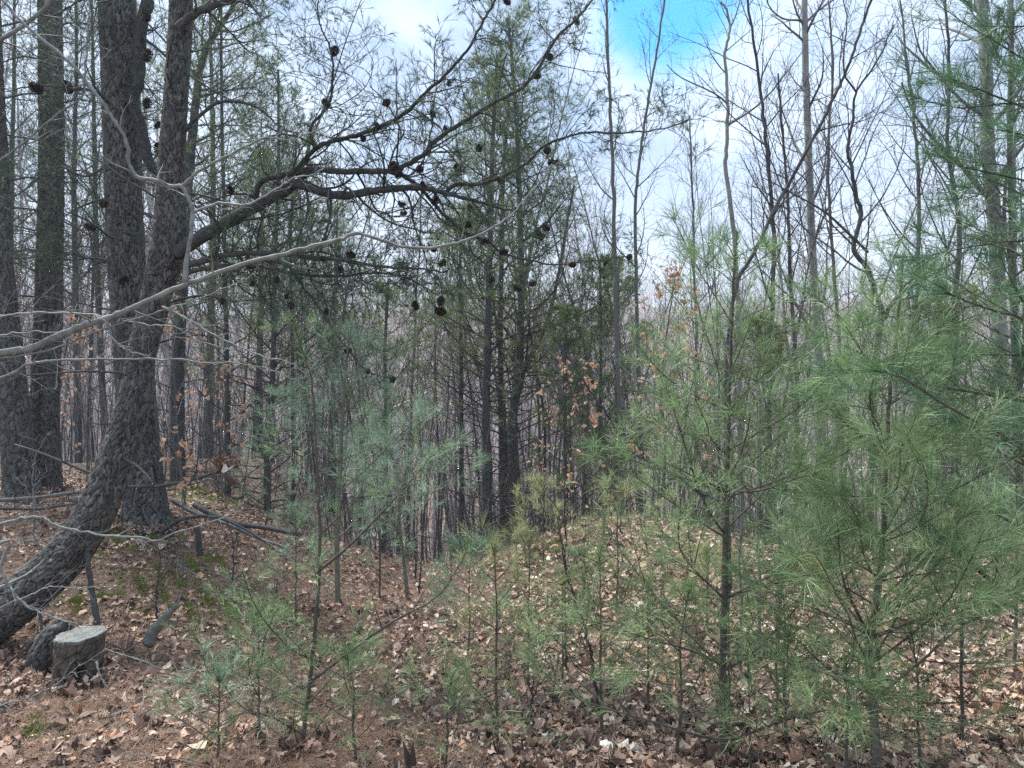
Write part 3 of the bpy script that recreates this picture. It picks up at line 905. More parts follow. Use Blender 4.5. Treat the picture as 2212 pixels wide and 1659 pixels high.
bare_limb(tE, orgE, dE([(350, 663), (417, 696), (483, 733), (567, 770), (633, 786), (670, 813)]), .005, .0014, 5, .12, 2)
bare_limb(tE, orgE, dE([(-560, 800, 2.88), (-100, 783), (0, 773), (83, 763), (150, 740), (217, 713), (300, 686), (400, 656), (500, 616), (547, 590)]), .0055, .0014, 7, .16, 2)
bare_limb(tE, orgE, dE([(-560, 760, 2.88), (-100, 735), (0, 723), (67, 716), (133, 716), (180, 722)]), .0055, .0014, 6, .18, 3)
bare_limb(tE, orgE, dE([(232, 690), (235, 712), (245, 735), (265, 752), (285, 760), (310, 765)]), .0062, .0018, 6, .10, 2)
bare_limb(tE, orgE, dE([(-560, 240, 2.9), (-80, 100), (0, 85), (50, 55), (90, 20), (115, -20)]), .0085, .006, 5, .2, 2)
bare_limb(tE, orgE, dE([(-560, 420, 2.9), (-60, 355), (0, 342), (60, 300), (120, 250), (180, 205), (185, 150), (190, 60), (195, -30)]), .006, .002, 8, .2, 3)

orgF = np.array([-2.3, 2.5, H(-2.3, 2.5)[0]])
tF = thing('bare_shrub', 'low bare shrub outside the lower left edge reaching thin grey twigs over the stump', 'shrub', orgF)
def fl(lst, d=2.7, r0=.006, **k): return bare_limb(tF, orgF, [(-560, 1500, 2.5)] + [(a_, b_, d) for a_, b_ in lst], r0, .0013, 7, .12, 2, n_=50, t0=.35, name='stem', **k)
fl([(-60, 1150), (0, 1133), (50, 1119), (93, 1118), (117, 1133), (167, 1149), (233, 1159), (300, 1161), (337, 1168), (383, 1149), (433, 1133), (500, 1106), (520, 1085)], 3.0, .007)
fl([(-20, 1180), (0, 1223), (20, 1266), (50, 1303), (100, 1326), (150, 1343), (187, 1350)], 2.8, .007)
fl([(-40, 1340), (0, 1316), (67, 1286), (113, 1266), (167, 1269), (243, 1266)], 2.8, .0045)
fl([(-40, 1540), (0, 1526), (67, 1506), (127, 1476), (180, 1440)], 2.6, .0045)
fl([(-40, 1200), (0, 1190), (60, 1165), (110, 1158), (150, 1160)], 3.0, .004)
fl([(60, 1240), (70, 1160), (72, 1100), (68, 1050), (75, 990), (100, 950)], 3.2, .006)


# ------------------------------------------------------------------ stump, snags, logs
def stump():
    d = 4.0
    org = V(158, 1482, d)
    t_ = thing('tree_stump', 'sawn tree stump with a grey cut face and rotting jagged bark', 'stump', org)
    sides, K = 120, 60
    th = np.arange(sides) / sides * 2 * np.pi
    h = np.linspace(0, 1, K)
    G = Geo()
    ht = .275
    f, cid = voronoi((th[None] / 6.283 * 18 + .7 * np.sin(h[:, None] * 5)) % 18, h[:, None] * 3 + np.zeros((1, sides)), 18, 77)
    jag = .5 + .5 * np.sin(th * 7 + 1) * np.sin(th * 3)
    hole = (h[:, None] < .72 - .35 * jag[None]) & (h[:, None] > .05)
    R = .098 + .03 * np.exp(-h[:, None] * 5) * (1 + .6 * np.sin(th * 4)) + .012 * (np.clip(f / .2, 0, 1)) * (1 - .3 * h[:, None])
    groove = np.clip(np.sin(th * 7 + 2.2 + h[:, None] * 1.6 + .8 * np.sin(h[:, None] * 17 + th * 4)) * 3 - .3, 0, 1)
    R = R * (.97 + .03 * (h[:, None] > .93)) - .085 * hole * groove - .008 * hole
    tilt = np.array([.0, .10])
    x = R * np.cos(th) * 1.22; y = R * np.sin(th) * .95
    zt = ht + tilt[1] * y + 0.01 * (x / .1)
    z = -.05 + (zt + .05) * h[:, None]
    x = x + .01 + .03 * h[:, None]
    v = np.stack([x, y, z], -1) + org
    i = np.arange(K - 1)[:, None] * sides; j = np.arange(sides)[None]; j2 = (j + 1) % sides
    G.add(v, np.stack([i + j, i + j2, i + sides + j2, i + sides + j], -1).reshape(-1, 4), None, (np.clip(f / .2, 0, 1) * (cid * .5 + .3) * (1 - .7 * hole * groove) + .15).ravel())
    link('bark', G.mesh('bark', ['rot'], org), t_)
    G = Geo()
    rr = np.linspace(0, 1, 40)
    top = v[-1] - org
    c_ = top.mean(0)
    lip = 1.0 + .02 * np.sin(th * 9) + .03 * np.sin(th * 4 + 1) + .015 * np.sin(th * 23)
    ring = c_ + (top - c_)[None] * (rr[:, None, None] * lip[None, :, None]) + np.array([0, 0, .006])
    ring[..., 2] += .004 * np.sin(ring[..., 0] * 60) * np.sin(ring[..., 1] * 45)
    i = np.arange(39)[:, None] * sides
    low = ring[-1].copy(); low[:, 2] -= .016
    vv = np.vstack([ring.reshape(-1, 3), low]) + org
    q = np.stack([i + j, i + sides + j, i + sides + j2, i + j2], -1).reshape(-1, 4)
    e = 39 * sides
    q2 = np.stack([e + j, e + sides + j, e + sides + j2, e + j2], -1).reshape(-1, 4)
    rad_ = np.repeat(rr, sides) * (1 + .05 * np.sin(np.tile(th, 40) * 3))
    ringc = .5 + .5 * np.sin(rad_ * 46) - .7 * (np.abs(np.tile(th, 40) - 2.0) < .05) - .7 * (np.abs(np.tile(th, 40) - 4.4) < .04)
    G.add(vv, np.vstack([q, q2]), None, np.concatenate([np.clip(ringc, 0, 1), np.zeros(sides)]))
    link('cut_face', G.mesh('cut_face', ['cut'], org), t_)
    # old dark rotten stub just behind
    org2 = V(95, 1440, 4.15)
    t2 = thing('rotten_stub', 'dark rotten wood stub leaning against the left side of the sawn stump', 'stub', org2)
    p = cr_line(VV([(80, 1500, 4.15), (95, 1440, 4.15), (110, 1385, 4.15), (140, 1345, 4.2)]), 30)
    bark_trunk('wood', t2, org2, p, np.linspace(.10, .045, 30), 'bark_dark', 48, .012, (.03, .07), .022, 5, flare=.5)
stump()


def stick(name, label, cat, pts, r0, r1, matn='deadwood', group=None, bark=False, ns=0, sl=.3, sides=8, name_part=None):
    p = VV(pts)
    org = p[0]
    n_ = max(14, len(pts) * 5)
    q = px_line(pts, n_, .002)
    r = np.linspace(r0, r1, n_) * (1 + .08 * np.sin(np.arange(n_) * 1.9 + rng.random() * 6))
    G = Geo(); tube(G, q, r, sides, None, cap=True)
    if ns:
        P, R = arr(q, r)
        C, CR = spawn(P, R, ns, .15, 1, (30, 70), lambda t, l_: sl * (1.2 - .6 * t), 6, .0, .10, .05, rr=.4, rmin=.0015, rmax=.006)
        tube(G, C, CR, 4)
        D, DR = spawn(C, CR, 3, .3, 1, (30, 60), lambda t, l_: l_ * .4, 4, .0, .1, .05, rr=.6, rmin=.001)
        tube(G, D, DR, 3)
    return link(name, G.mesh(name, [matn], org), None, org, label, cat, group)


stick('fallen_log', 'dark thin fallen log sloping down the bank to the right of the straight pine', 'log', [(420, 1090, 7.8), (460, 1112, 7.7), (517, 1132, 7.6), (567, 1139, 7.5), (650, 1156, 7.4)], .03, .022, 'limb')
stick('fallen_branch', 'fallen branch in front of the dark thin log, sloping the same way', 'branch', [(370, 1080, 7.3), (417, 1106, 7.2), (493, 1133, 7.0), (567, 1166, 6.8), (625, 1184, 6.7)], .022, .014, 'deadwood')
stick('fallen_branch', 'fork of dark deadwood crossing the base of the straight pine', 'branch', [(345, 1150, 6.6), (400, 1120, 6.6), (470, 1118, 6.6), (560, 1160, 6.5), (620, 1210, 6.3)], .02, .007, 'limb', ns=8, sl=.35)
dbr = stick('dead_branch', 'dark dead branch rising to the right from behind the curved pine, leaves at its tip', 'branch', [(250, 1060, 6.4), (273, 1053, 6.4), (350, 1050, 6.3), (417, 1036, 6.2), (460, 1022, 6.2), (497, 1003, 6.2)], .016, .011, 'limb', ns=4, sl=.2)
G = Geo(); n_ = 16
leaf_set(G, V(495, 1003, 6.2) + rng.normal(size=(n_, 3)) * .05, norm(rng.normal(size=(n_, 3))), .11 + .04 * rng.random(n_), .1 + .25 * rng.random(n_) + .6 * (rng.random(n_) < .15), 2, 1.3)
link('leaves', G.mesh('leaves', ['leaf'], V(250, 1060, 6.4), smooth=False), dbr)
stick('fallen_branch', 'long grey fallen branch along the bank behind the grey shrub twigs', 'branch', [(-60, 1086, 7.2), (0, 1080, 7.2), (100, 1072, 7.1), (213, 1056, 7.0), (260, 1050, 7.0)], .022, .014, 'deadwood', ns=6)
stick('fallen_branch', 'lower of the fallen branches lying along the left bank', 'branch', [(-60, 1110, 6.8), (0, 1098, 6.8), (80, 1100, 6.8), (150, 1090, 6.7), (230, 1095, 6.6)], .016, .008, 'limb', ns=6)
stick('wooden_stake', 'dead upright pole leaning behind the sawn stump', 'pole', [(212, 1365, 4.4), (207, 1320, 4.45), (200, 1273, 4.5), (193, 1215, 4.5), (186, 1150, 4.55), (165, 1070, 4.6)], .019, .012, 'limb')
stick('short_snag', 'short dark broken snag standing right of the straight pine base', 'snag', [(432, 1200, 6.2), (428, 1165, 6.2), (424, 1135, 6.2)], .03, .025, 'bark_mid')
stick('tilted_snag', 'weathered broken snag tilting out of the leaves right of the stump', 'snag', [(318, 1390, 4.4), (335, 1360, 4.4), (355, 1335, 4.4), (383, 1305, 4.4)], .04, .016, 'deadwood', ns=3, sl=.2)
stick('fallen_branch', 'pale straight fallen branch lying up the right-hand leaf mound', 'branch', [(1225, 1282, 5.6), (1304, 1239, 6.0), (1354, 1209, 6.3), (1395, 1190, 6.5), (1435, 1166, 6.8)], .010, .020, 'deadwood')
for (lst, lab) in (([(430, 1225, 5.6), (500, 1245, 5.6), (560, 1280, 5.5), (620, 1310, 5.4)], 'thin dead branch on the leaves below the short snag'),
                   ([(220, 1400, 4.2), (260, 1415, 4.1), (300, 1425, 4.0), (380, 1460, 3.9)], 'thin grey stick lying to the right of the stump'),
                   ([(300, 1165, 5.0), (420, 1240, 5.0), (480, 1290, 4.9)], 'thin forked dead twig standing over the moss patch'),
                   ([(208, 1430, 3.8), (215, 1455, 3.75), (228, 1480, 3.7), (228, 1510, 3.65)], 'short pale twig below the right side of the stump')):
    stick('dead_twig', lab, 'twig', lst, .006, .002, 'deadwood', ns=7, sl=.22)


# ------------------------------------------------------------------ pine saplings
def sapling(name, label, pts, r0, r1, whorls, blen, nm='ndl', wood='sap', nlen=.075, per=46, nw=.0017, lat=7, group=None, sub=3, seg=2, nb=5, droop=.1, up=.06, latlen=.42, fol_t0=.52, tip=True, extra=(), spread=(22, 70), ang=(50, 72)):
    """pts: trunk in picture coordinates; whorls: list of t; blen(t): branch length"""
    p = px_line(pts, max(24, len(pts) * 6), .0015)
    org = p[0].copy()
    t_ = thing(name, label, 'tree', org, group)
    r = np.linspace(r0, r1, len(p))
    G = Geo(); tube(G, p, r, 9, .5)
    link('trunk', G.mesh('trunk', [wood], org), t_)
    P, R = arr(p, r)
    az0 = rng.random() * 6.28
    br = []
    for wi, w in enumerate(whorls):
        n_ = nb if isinstance(nb, int) else nb[wi]
        tt = np.full((1, n_), w) + rng.normal(size=(1, n_)) * .006
        pos, T = at_t(P, tt)
        az = az0 + wi * 1.1 + np.arange(n_)[None] * 6.283 / n_ + rng.normal(size=(1, n_)) * .3
        a_ = np.radians(rng.uniform(ang[0], ang[1], (1, n_)))[..., None]
        hz = np.stack([np.cos(az), np.sin(az), np.zeros_like(az)], -1)
        d = norm(T * np.cos(a_) + hz * np.sin(a_))
        ln = blen(w) * np.exp(rng.normal(size=n_) * .22)
        br.append((grow(pos[0], d[0], ln, 10, up * .5, .05, .05), np.clip(r0 + (r1 - r0) * w, .002, 1) * .42))
    for e in extra:
        q = px_line(e[0], 10, .001); br.append((q[None], e[1]))
    for B, rb in br:
        for b_ in B:
            lnb = np.linalg.norm(np.diff(b_, axis=0), axis=1).sum()
            bp_, brr = arr(b_, np.linspace(max(rb, .0025), .0014, 10))
            W_ = Geo(); tube(W_, bp_, brr, 6)
            nl = max(2, int(lat * min(1.6, lnb / .5)))
            C, CR = spawn(bp_, brr, nl, .22, .97, (35, 60), lambda t, l_: latlen * l_ * (1.15 - .8 * t), 6, up, .07, .04, rr=.6, rmin=.0014, flat=.55)
            tube(W_, C, CR, 4)
            D = np.zeros((0, 5, 3))
            if sub and lnb > .3:
                D, DR = spawn(C, CR, sub, .35, .95, (30, 55), lambda t, l_: l_ * .45, 5, up, .07, .03, rr=.7, rmin=.0012, flat=.4)
                tube(W_, D, DR, 3)
            bo = link('branch', W_.mesh('branch', [wood], org), t_)
            F = Geo()
            needles(F, bp_, int(per * 2.0 * max(.6, lnb / .4)), .45, nlen, nw, spread, droop, seg)
            needles(F, C, per, fol_t0, nlen, nw, spread, droop, seg)
            if len(D): needles(F, D, int(per * .7), .15, nlen * .95, nw, spread, droop, seg)
            link('needles', F.mesh('needles', [nm], org), bo)
    if tip:
        F = Geo()
        needles(F, P[:, -int(len(p) * .22):], int(per * 6), .1, nlen, nw, (12, 50), 0, seg)
        link('leader_needles', F.mesh('needles', [nm], org), t_)
    return t_


# tall sapling right of centre
sapling('pine_sapling', 'tall slender pine sapling right of centre, straight brown stem, tip above the skyline',
        [(1562, 1760, 3.1), (1562, 1600, 3.15), (1563, 1400, 3.2), (1566, 1200, 3.2), (1568, 1050, 3.2), (1572, 900, 3.2), (1576, 780, 3.2), (1580, 640, 3.2), (1588, 500, 3.2)],
        .018, .004, [.13, .22, .32, .41, .49, .56, .64, .73, .82, .90, .95], lambda t: .78 * (1 - t) ** .75 + .10, 'ndl', 'sap', .085, 28, lat=6, sub=1, nb=[3, 4, 4, 4, 5, 4, 5, 4, 4, 4, 3], up=.07, ang=(48, 72),
        extra=[([(1568, 1060, 3.2), (1640, 1060, 3.0), (1720, 1035, 2.9), (1770, 1020, 2.8)], .006), ([(1560, 1055, 3.2), (1500, 1030, 3.1), (1440, 1000, 3.0)], .005),
               ([(1562, 1410, 3.15), (1640, 1418, 3.0), (1740, 1440, 2.8), (1840, 1470, 2.6), (1900, 1470, 2.5)], .006)])
# bushy sapling at right
sapling('pine_sapling', 'bushy pine sapling at right with a dark crooked lower stem and dense long needles',
        [(1895, 1650, 2.75), (1885, 1500, 2.85), (1878, 1400, 2.9), (1890, 1330, 2.95), (1905, 1230, 3.0), (1912, 1100, 3.0), (1918, 950, 3.0), (1930, 800, 3.0), (1945, 680, 3.0), (1955, 560, 3.0)],
        .017, .004, [.10, .18, .26, .34, .42, .50, .57, .64, .72, .80, .88, .94], lambda t: .72 * (1 - t) ** .7 + .10, 'ndl', 'sap', .10, 36, lat=6, sub=1, nb=[4, 4, 4, 4, 5, 5, 4, 5, 4, 4, 3, 3], up=.05,
        extra=[([(1878, 1370, 2.9), (1850, 1320, 2.85), (1820, 1250, 2.8), (1812, 1150, 2.8), (1800, 1080, 2.8)], .007),
               ([(1915, 1000, 3.0), (1880, 880, 2.7), (1887, 800, 2.6), (1870, 800, 2.55)], .005)])
# pine beyond the right edge
sapling('pine_sapling', 'young pine just outside the right edge, dark needle sprays reaching into view',
        [(2330, 1650, 3.0), (2325, 1300, 3.0), (2320, 900, 3.0), (2318, 500, 3.0), (2320, 100, 3.0), (2320, -250, 3.0)],
        .04, .006, [.17, .25, .33, .40, .47, .54, .61, .68, .75, .82, .89, .95], lambda t: .62 * (1 - t) ** .45 + .12, 'ndl_r', 'sap', .10, 34, lat=6, sub=1, nb=[4, 4, 5, 5, 5, 5, 5, 4, 5, 5, 4, 4], up=.03, ang=(60, 82),
        extra=[([(2320, 760, 3.0), (2212, 690, 2.7), (2150, 672, 2.6), (2060, 640, 2.5), (2040, 625, 2.5)], .007),
               ([(2320, 1010, 2.7), (2212, 960, 2.6), (2050, 880, 2.5), (1960, 820, 2.4), (1890, 800, 2.35)], .007),
               ([(2320, 260, 3.0), (2240, 240, 2.9), (2110, 190, 2.8), (2060, 170, 2.8)], .006), ([(2320, 300, 3.0), (2212, 225, 2.9), (2080, 235, 2.8), (1960, 205, 2.8)], .006),
               ([(2320, 420, 3.0), (2212, 390, 2.9), (2080, 360, 2.8), (2040, 340, 2.8)], .005), ([(2320, 560, 3.0), (2212, 520, 2.9), (2060, 540, 2.8), (1980, 560, 2.8)], .005)])
# sapling left of centre, thin reddish stem
sapling('pine_sapling', 'thin reddish-stemmed pine sapling left of centre with sparse branches and a bright tip',
        [(648, 1760, 3.2), (655, 1600, 3.25), (668, 1480, 3.3), (684, 1330, 3.3), (690, 1200, 3.3), (688, 1080, 3.3), (682, 960, 3.3), (675, 830, 3.3), (655, 760, 3.3), (632, 690, 3.3)],
        .011, .003, [.10, .18, .27, .38, .60, .97], lambda t: .42 * (1 - t) ** .6 + .05, 'ndl', 'sap', .06, 20, lat=5, sub=0, nb=[3, 3, 3, 2, 1, 2], latlen=.35,
        extra=[([(682, 1238, 3.3), (749, 1184, 3.3), (815, 1118, 3.3), (909, 1014, 3.3), (933, 976, 3.3)], .008),
               ([(668, 1475, 3.3), (794, 1379, 3.2), (870, 1330, 3.15), (937, 1296, 3.1), (985, 1235, 3.1), (1012, 1180, 3.1)], .007),
               ([(690, 1155, 3.3), (750, 1100, 3.2), (790, 1060, 3.1), (830, 1085, 3.05)], .004),
               ([(660, 1590, 3.2), (560, 1540, 3.0), (480, 1560, 2.9), (420, 1630, 2.8)], .004), ([(668, 1430, 3.3), (640, 1400, 3.2), (560, 1440, 3.0)], .003)])
# blue-green sapling behind it
sapling('pine_sapling', 'soft blue-green pine sapling standing behind the thin reddish stem, left of centre',
        [(730, 1300, 4.6), (728, 1150, 4.6), (735, 1000, 4.6), (742, 880, 4.6), (750, 780, 4.6), (762, 700, 4.6)],
        .018, .004, [.2, .3, .4, .5, .6, .7, .8, .9], lambda t: .40 * (1 - t) ** .5 + .12, 'ndl_b', 'sap_moss', .09, 18, lat=5, sub=1, nb=[2, 2, 3, 3, 3, 2, 3, 3], nw=.002, spread=(25, 75),
        extra=[([(742, 900, 4.6), (770, 820, 4.4), (780, 740, 4.3)], .004)])
sapling('pine_sapling', 'blue-green pine sapling with upswept tufts in front of the centre-left gap in the trees',
        [(880, 1290, 5.2), (872, 1200, 5.2), (862, 1110, 5.2), (870, 1040, 5.2), (895, 960, 5.2), (905, 900, 5.2)],
        .014, .003, [.3, .45, .55, .65, .75, .9], lambda t: .5 * (1 - t) ** .5 + .10, 'ndl_b', 'sap_moss', .09, 24, lat=5, sub=1, nb=[2, 3, 3, 3, 3, 3], nw=.0021)

# small low saplings in the foreground: (stem base vx, d, height, spread, material, label)
LOW = [(1075, 3.35, .95, .30, 'ndl_y', 'knee-high yellow-green pine seedling with a dark stem in the middle foreground'),
       (1140, 4.2, .85, .28, 'ndl_y', 'yellow-green pine seedling on the lower slope of the leaf mound'),
       (1215, 4.2, .6, .28, 'ndl_y', 'yellowish seedling beside the tall thin bare stem in the centre'),
       (1175, 6.4, .75, .28, 'ndl_y', 'small yellow-green pine on the crest where the two mounds meet'),
       (1620, 2.95, .42, .36, 'ndl', 'low green pine sprays at the bottom edge under the tall slender sapling'),
       (1830, 2.8, .50, .42, 'ndl', 'long-needled low pine at the foot of the bushy sapling'),
       (1990, 3.0, .55, .42, 'ndl', 'low pine right of the bushy sapling stem near the large dead leaves'),
       (1300, 3.4, .85, .40, 'ndl', 'sprawling green pine seedling right of the middle foreground'),
       (1400, 3.7, .65, .30, 'ndl_y', 'loose yellow-green pine seedling below the orange leaf pile'),
       (1010, 4.8, .75, .34, 'ndl_b', 'small blue-green pine with upright tufts beside the gully'),
       (560, 3.3, .55, .40, 'ndl', 'low spreading pine seedling in the left foreground'),
       (770, 3.15, .45, .32, 'ndl', 'bright green pine tuft at the foot of the reddish-stemmed sapling'),
       (470, 3.05, .35, .28, 'ndl_b', 'small flat pine seedling nearest the bottom left corner'),
       (960, 3.1, .40, .30, 'ndl', 'low dark pine seedling at the bottom edge near the centre'),
       (1460, 3.15, .7, .36, 'ndl', 'green pine seedling at the foot of the tall slender sapling'),
       (1700, 3.3, .8, .50, 'ndl', 'dense low pine between the two right-hand saplings'),
       (1680, 4.4, 1.25, .50, 'ndl', 'young pine behind the gap between the right-hand saplings'),
       (2080, 3.3, 1.0, .52, 'ndl_y', 'dense yellowish low pine near the right edge'),
       (2190, 4.2, 1.5, .55, 'ndl', 'young pine filling the right edge behind the low yellowish one'),
       (1790, 5.2, 1.6, .50, 'ndl', 'mid-height young pine with a light tip behind the bushy sapling'),
       (1480, 5.6, .8, .32, 'ndl', 'small pine on the right-hand mound behind the tall sapling'),
       (2020, 5.6, 1.9, .60, 'ndl', 'young pine further back between the bushy sapling and the right edge'),
       (640, 5.2, .8, .35, 'ndl_b', 'small pale pine in the leaves below the fallen dark log'),
       (820, 6.2, 1.2, .35, 'ndl_b', 'slim blue-green young pine at the head of the gully'),
       (570, 7.6, 1.5, .40, 'ndl_b', 'slim sparse young pine beyond the end of the dark fallen log'),
       (1330, 5.1, .9, .36, 'ndl_y', 'sparse seedling in front of the pale fallen branch'),
       (1530, 4.7, .55, .3, 'ndl_y', 'low seedling half hidden behind the tall sapling stem')]
NL = .068
for (vx, d, h_, sp_, nm, lab) in LOW:
    g = GP(vx, d)
    vyb = 829.5 + (CAM_H - g[2]) / d * FPX
    top = vyb - h_ / d * FPX
    lean = rng.normal() * 14
    sapling('pine_seedling' if h_ < 1.3 else 'pine_sapling', lab, [(vx, vyb + 6, d), (vx + lean * .4, vyb * .66 + top * .34, d), (vx + lean * .3, vyb * .33 + top * .67, d), (vx + lean, top, d)],
            .004 + .005 * h_, .002, list(np.linspace(.2, .93, 4 + int(h_ * 4))), lambda t: sp_ * (1 - t) ** .6 + .06, nm, 'sap', NL if d < 4 else .08, 26 if nm == 'ndl_y' else 19,
            lat=4, sub=0, nb=3, nw=.0016 if d < 4.5 else .0022, latlen=.55)
# the dead orange needle tuft
q = VV([(1760, 1205, 2.75), (1757, 1212, 2.75), (1757, 1222, 2.75)])
G = Geo(); needles(G, q[None], 16, .0, .11, .0022, (40, 90), .9, 2)
link('dead_needle_tuft', G.mesh('dead_needle_tuft', ['dry'], q[0]), None, q[0], 'tuft of dead orange needles hanging in the green branches at right', 'needle tuft')


# ------------------------------------------------------------------ bare trees
def bare_tree_mesh(h=10., r0=.06, detail=1, lean=.3, first=.3, spread=.33, nb=16, up=.07, sides=7, seed=None, forks=0, wig=.04):
    """one bare tree at the origin -> (Geo trunk, Geo crown)"""
    K = 22
    p = grow(np.array([[0, 0, -.3]]), norm(np.array([[rng.normal() * .04 * lean, rng.normal() * .04 * lean, 1.]])), np.array([h + .3]), K, .03, wig, .015)
    r = (r0 * (1 - np.linspace(0, 1, K) ** 1.1 * .9))[None]
    T_, C_ = Geo(), Geo()
    tube(T_, p, r, sides, .5)
    B, BR = spawn(p, r, nb, first, .98, (28, 62), lambda t, l_: spread * h * (1.12 - t) ** .8, 9, up, .07, .04, rr=.5, rmin=.004)
    tube(C_, B, BR, 4 if detail else 3)
    n2 = 8 if detail else 4
    C, CR = spawn(B, BR, n2, .2, .98, (28, 60), lambda t, l_: l_ * .42 * (1.15 - .6 * t), 6, up, .09, .04, rr=.55, rmin=.0028)
    tube(C_, C, CR, 3)
    if detail:
        D, DR = spawn(C, CR, 4, .2, .98, (28, 55), lambda t, l_: l_ * .45 * (1.1 - .5 * t), 4, up, .1, .03, rr=.6, rmin=.002)
        tube(C_, D, DR, 3)
    return T_, C_


def px_bare_tree(label, pts, r0, r1, matn, nb=14, blen=1.2, t0=.25, group=None, extra=(), name='bare_tree', n2=7, n3=3, leafs=0, gbase=True, ang=(28, 60), tw=.0026, crown_mat=None, rz=0):
    """pts (vx, vy, d), the first is the base and is carried down to the ground"""
    pts = list(pts)
    if gbase:
        b0 = pts[0]; g = GP(b0[0], b0[2]); vy = 829.5 + (CAM_H - g[2]) / b0[2] * FPX
        if vy > b0[1] + 15: pts = [(b0[0], vy + 5, b0[2])] + pts
    n_ = max(26, len(pts) * 6)
    p = px_line(pts, n_, .004)
    org = p[0].copy()
    t_ = thing(name, label, 'tree', org, group)
    r = np.linspace(r0, r1, n_)
    G = Geo(); tube(G, p, r, 10, .5)
    link('trunk', G.mesh('trunk', [matn], org), t_)
    K_ = Geo()
    P, R = arr(p, r)
    B, BR = spawn(P, R, nb, t0, .98, ang, lambda t, l_: blen * (1.25 - t) ** .7, 10, .07, .06, .05, rr=.45, rmin=.003, rmax=r0 * .5)
    for e in extra:
        q = px_line(e[0], 10, .002); tube(K_, q, np.linspace(e[1], e[2], 10), 6)
        B = np.concatenate([B, q[None]]); BR = np.concatenate([BR, np.linspace(e[1], e[2], 10)[None]])
    tube(K_, B, BR, 5)
    C, CR = spawn(B, BR, n2, .15, .98, (28, 60), lambda t, l_: l_ * .42 * (1.15 - .6 * t), 7, .06, .08, .05, rr=.5, rmin=tw)
    tube(K_, C, CR, 4)
    D, DR = spawn(C, CR, n3, .2, .98, (28, 55), lambda t, l_: l_ * .45, 5, .05, .09, .04, rr=.6, rmin=tw * .75)
    tube(K_, D, DR, 3)
    ob = link('crown', K_.mesh('crown', [crown_mat or matn], org), t_)
    if leafs:
        F = Geo(); beech_leaves(F, np.concatenate([D[:, -3:], D[:, :3]]), int(leafs * 1.8), .055)
        link('leaves', F.mesh('leaves', ['beech_leaf'], org, smooth=False), ob)
    return t_


def beech_leaves(F, P, n_, size):
    i = rng.integers(0, max(4, len(P) // 3), n_) * 3 % len(P); t = rng.random((len(P), 1))
    pos = P[i, 1] + rng.normal(size=(n_, 3)) * .03
    nr = norm(rng.normal(size=(n_, 3)) + np.array([0, -.4, .1]))
    leaf_set(F, pos + np.array([0, 0, -.015]), nr, size * np.exp(rng.normal(size=n_) * .2), rng.random(n_), 1, .8)


px_bare_tree('tallest pale smooth-barked tree right of centre, its trunk running past the top of the view', [(1772, 1000, 12), (1770, 830, 12), (1765, 740, 12), (1752, 520, 12), (1742, 280, 12), (1736, 70, 12), (1733, -100, 12)], .085, .045, 'pale', 12, 1.9, .42,
             extra=[([(1736, 55, 12), (1722, 30, 11.9), (1705, -30, 11.8)], .02, .01), ([(1738, 52, 12), (1765, 25, 12), (1800, 0, 12), (1850, -40, 12)], .02, .01), ([(1735, 45, 12), (1690, 40, 11.9), (1660, 10, 11.8), (1655, -30, 11.8)], .018, .008)], crown_mat='bare')
px_bare_tree('thick pale-barked tree near the right edge behind the needle sprays', [(2165, 1000, 10), (2158, 700, 10), (2150, 500, 10), (2140, 400, 10), (2132, 300, 10), (2130, 170, 10), (2122, 40, 10), (2115, -120, 10)], .10, .07, 'pale', 12, 1.7, .3,
             extra=[([(2130, 255, 10), (2080, 220, 9.9), (2045, 185, 9.8), (2010, 140, 9.8), (1985, 105, 9.7), (1970, 40, 9.7)], .025, .008)], crown_mat='bare')
px_bare_tree('slender pale-stemmed forked tree rising from behind the tall sapling to the blue gap', [(1598, 900, 9), (1590, 560, 9), (1578, 440, 9), (1568, 360, 9), (1572, 280, 9), (1570, 180, 9), (1566, 115, 9), (1578, 60, 9), (1568, 20, 9), (1555, 5, 9)], .035, .010, 'pale', 7, 1.0, .5,
             extra=[([(1573, 270, 9), (1620, 240, 8.9), (1660, 205, 8.8), (1700, 155, 8.7), (1735, 110, 8.7)], .014, .005), ([(1572, 225, 9), (1540, 200, 8.9), (1475, 170, 8.8), (1440, 140, 8.8)], .012, .005), ([(1577, 60, 9), (1590, 30, 9), (1598, 0, 9)], .01, .005)], n2=5, crown_mat='bare')
px_bare_tree('dark slanting tree leaning right across the pale trunk right of centre', [(1570, 800, 7.6), (1590, 620, 7.6), (1625, 553, 7.6), (1675, 450, 7.6), (1758, 300, 7.6), (1800, 220, 7.6), (1828, 163, 7.6), (1858, 80, 7.6), (1885, 0, 7.6), (1910, -70, 7.6)], .024, .011, 'bare_dark', 12, 1.1, .3,
             extra=[([(1675, 450, 7.6), (1745, 395, 7.4), (1680, 340, 7.4), (1640, 210, 7.4)], .008, .003)], n2=6)
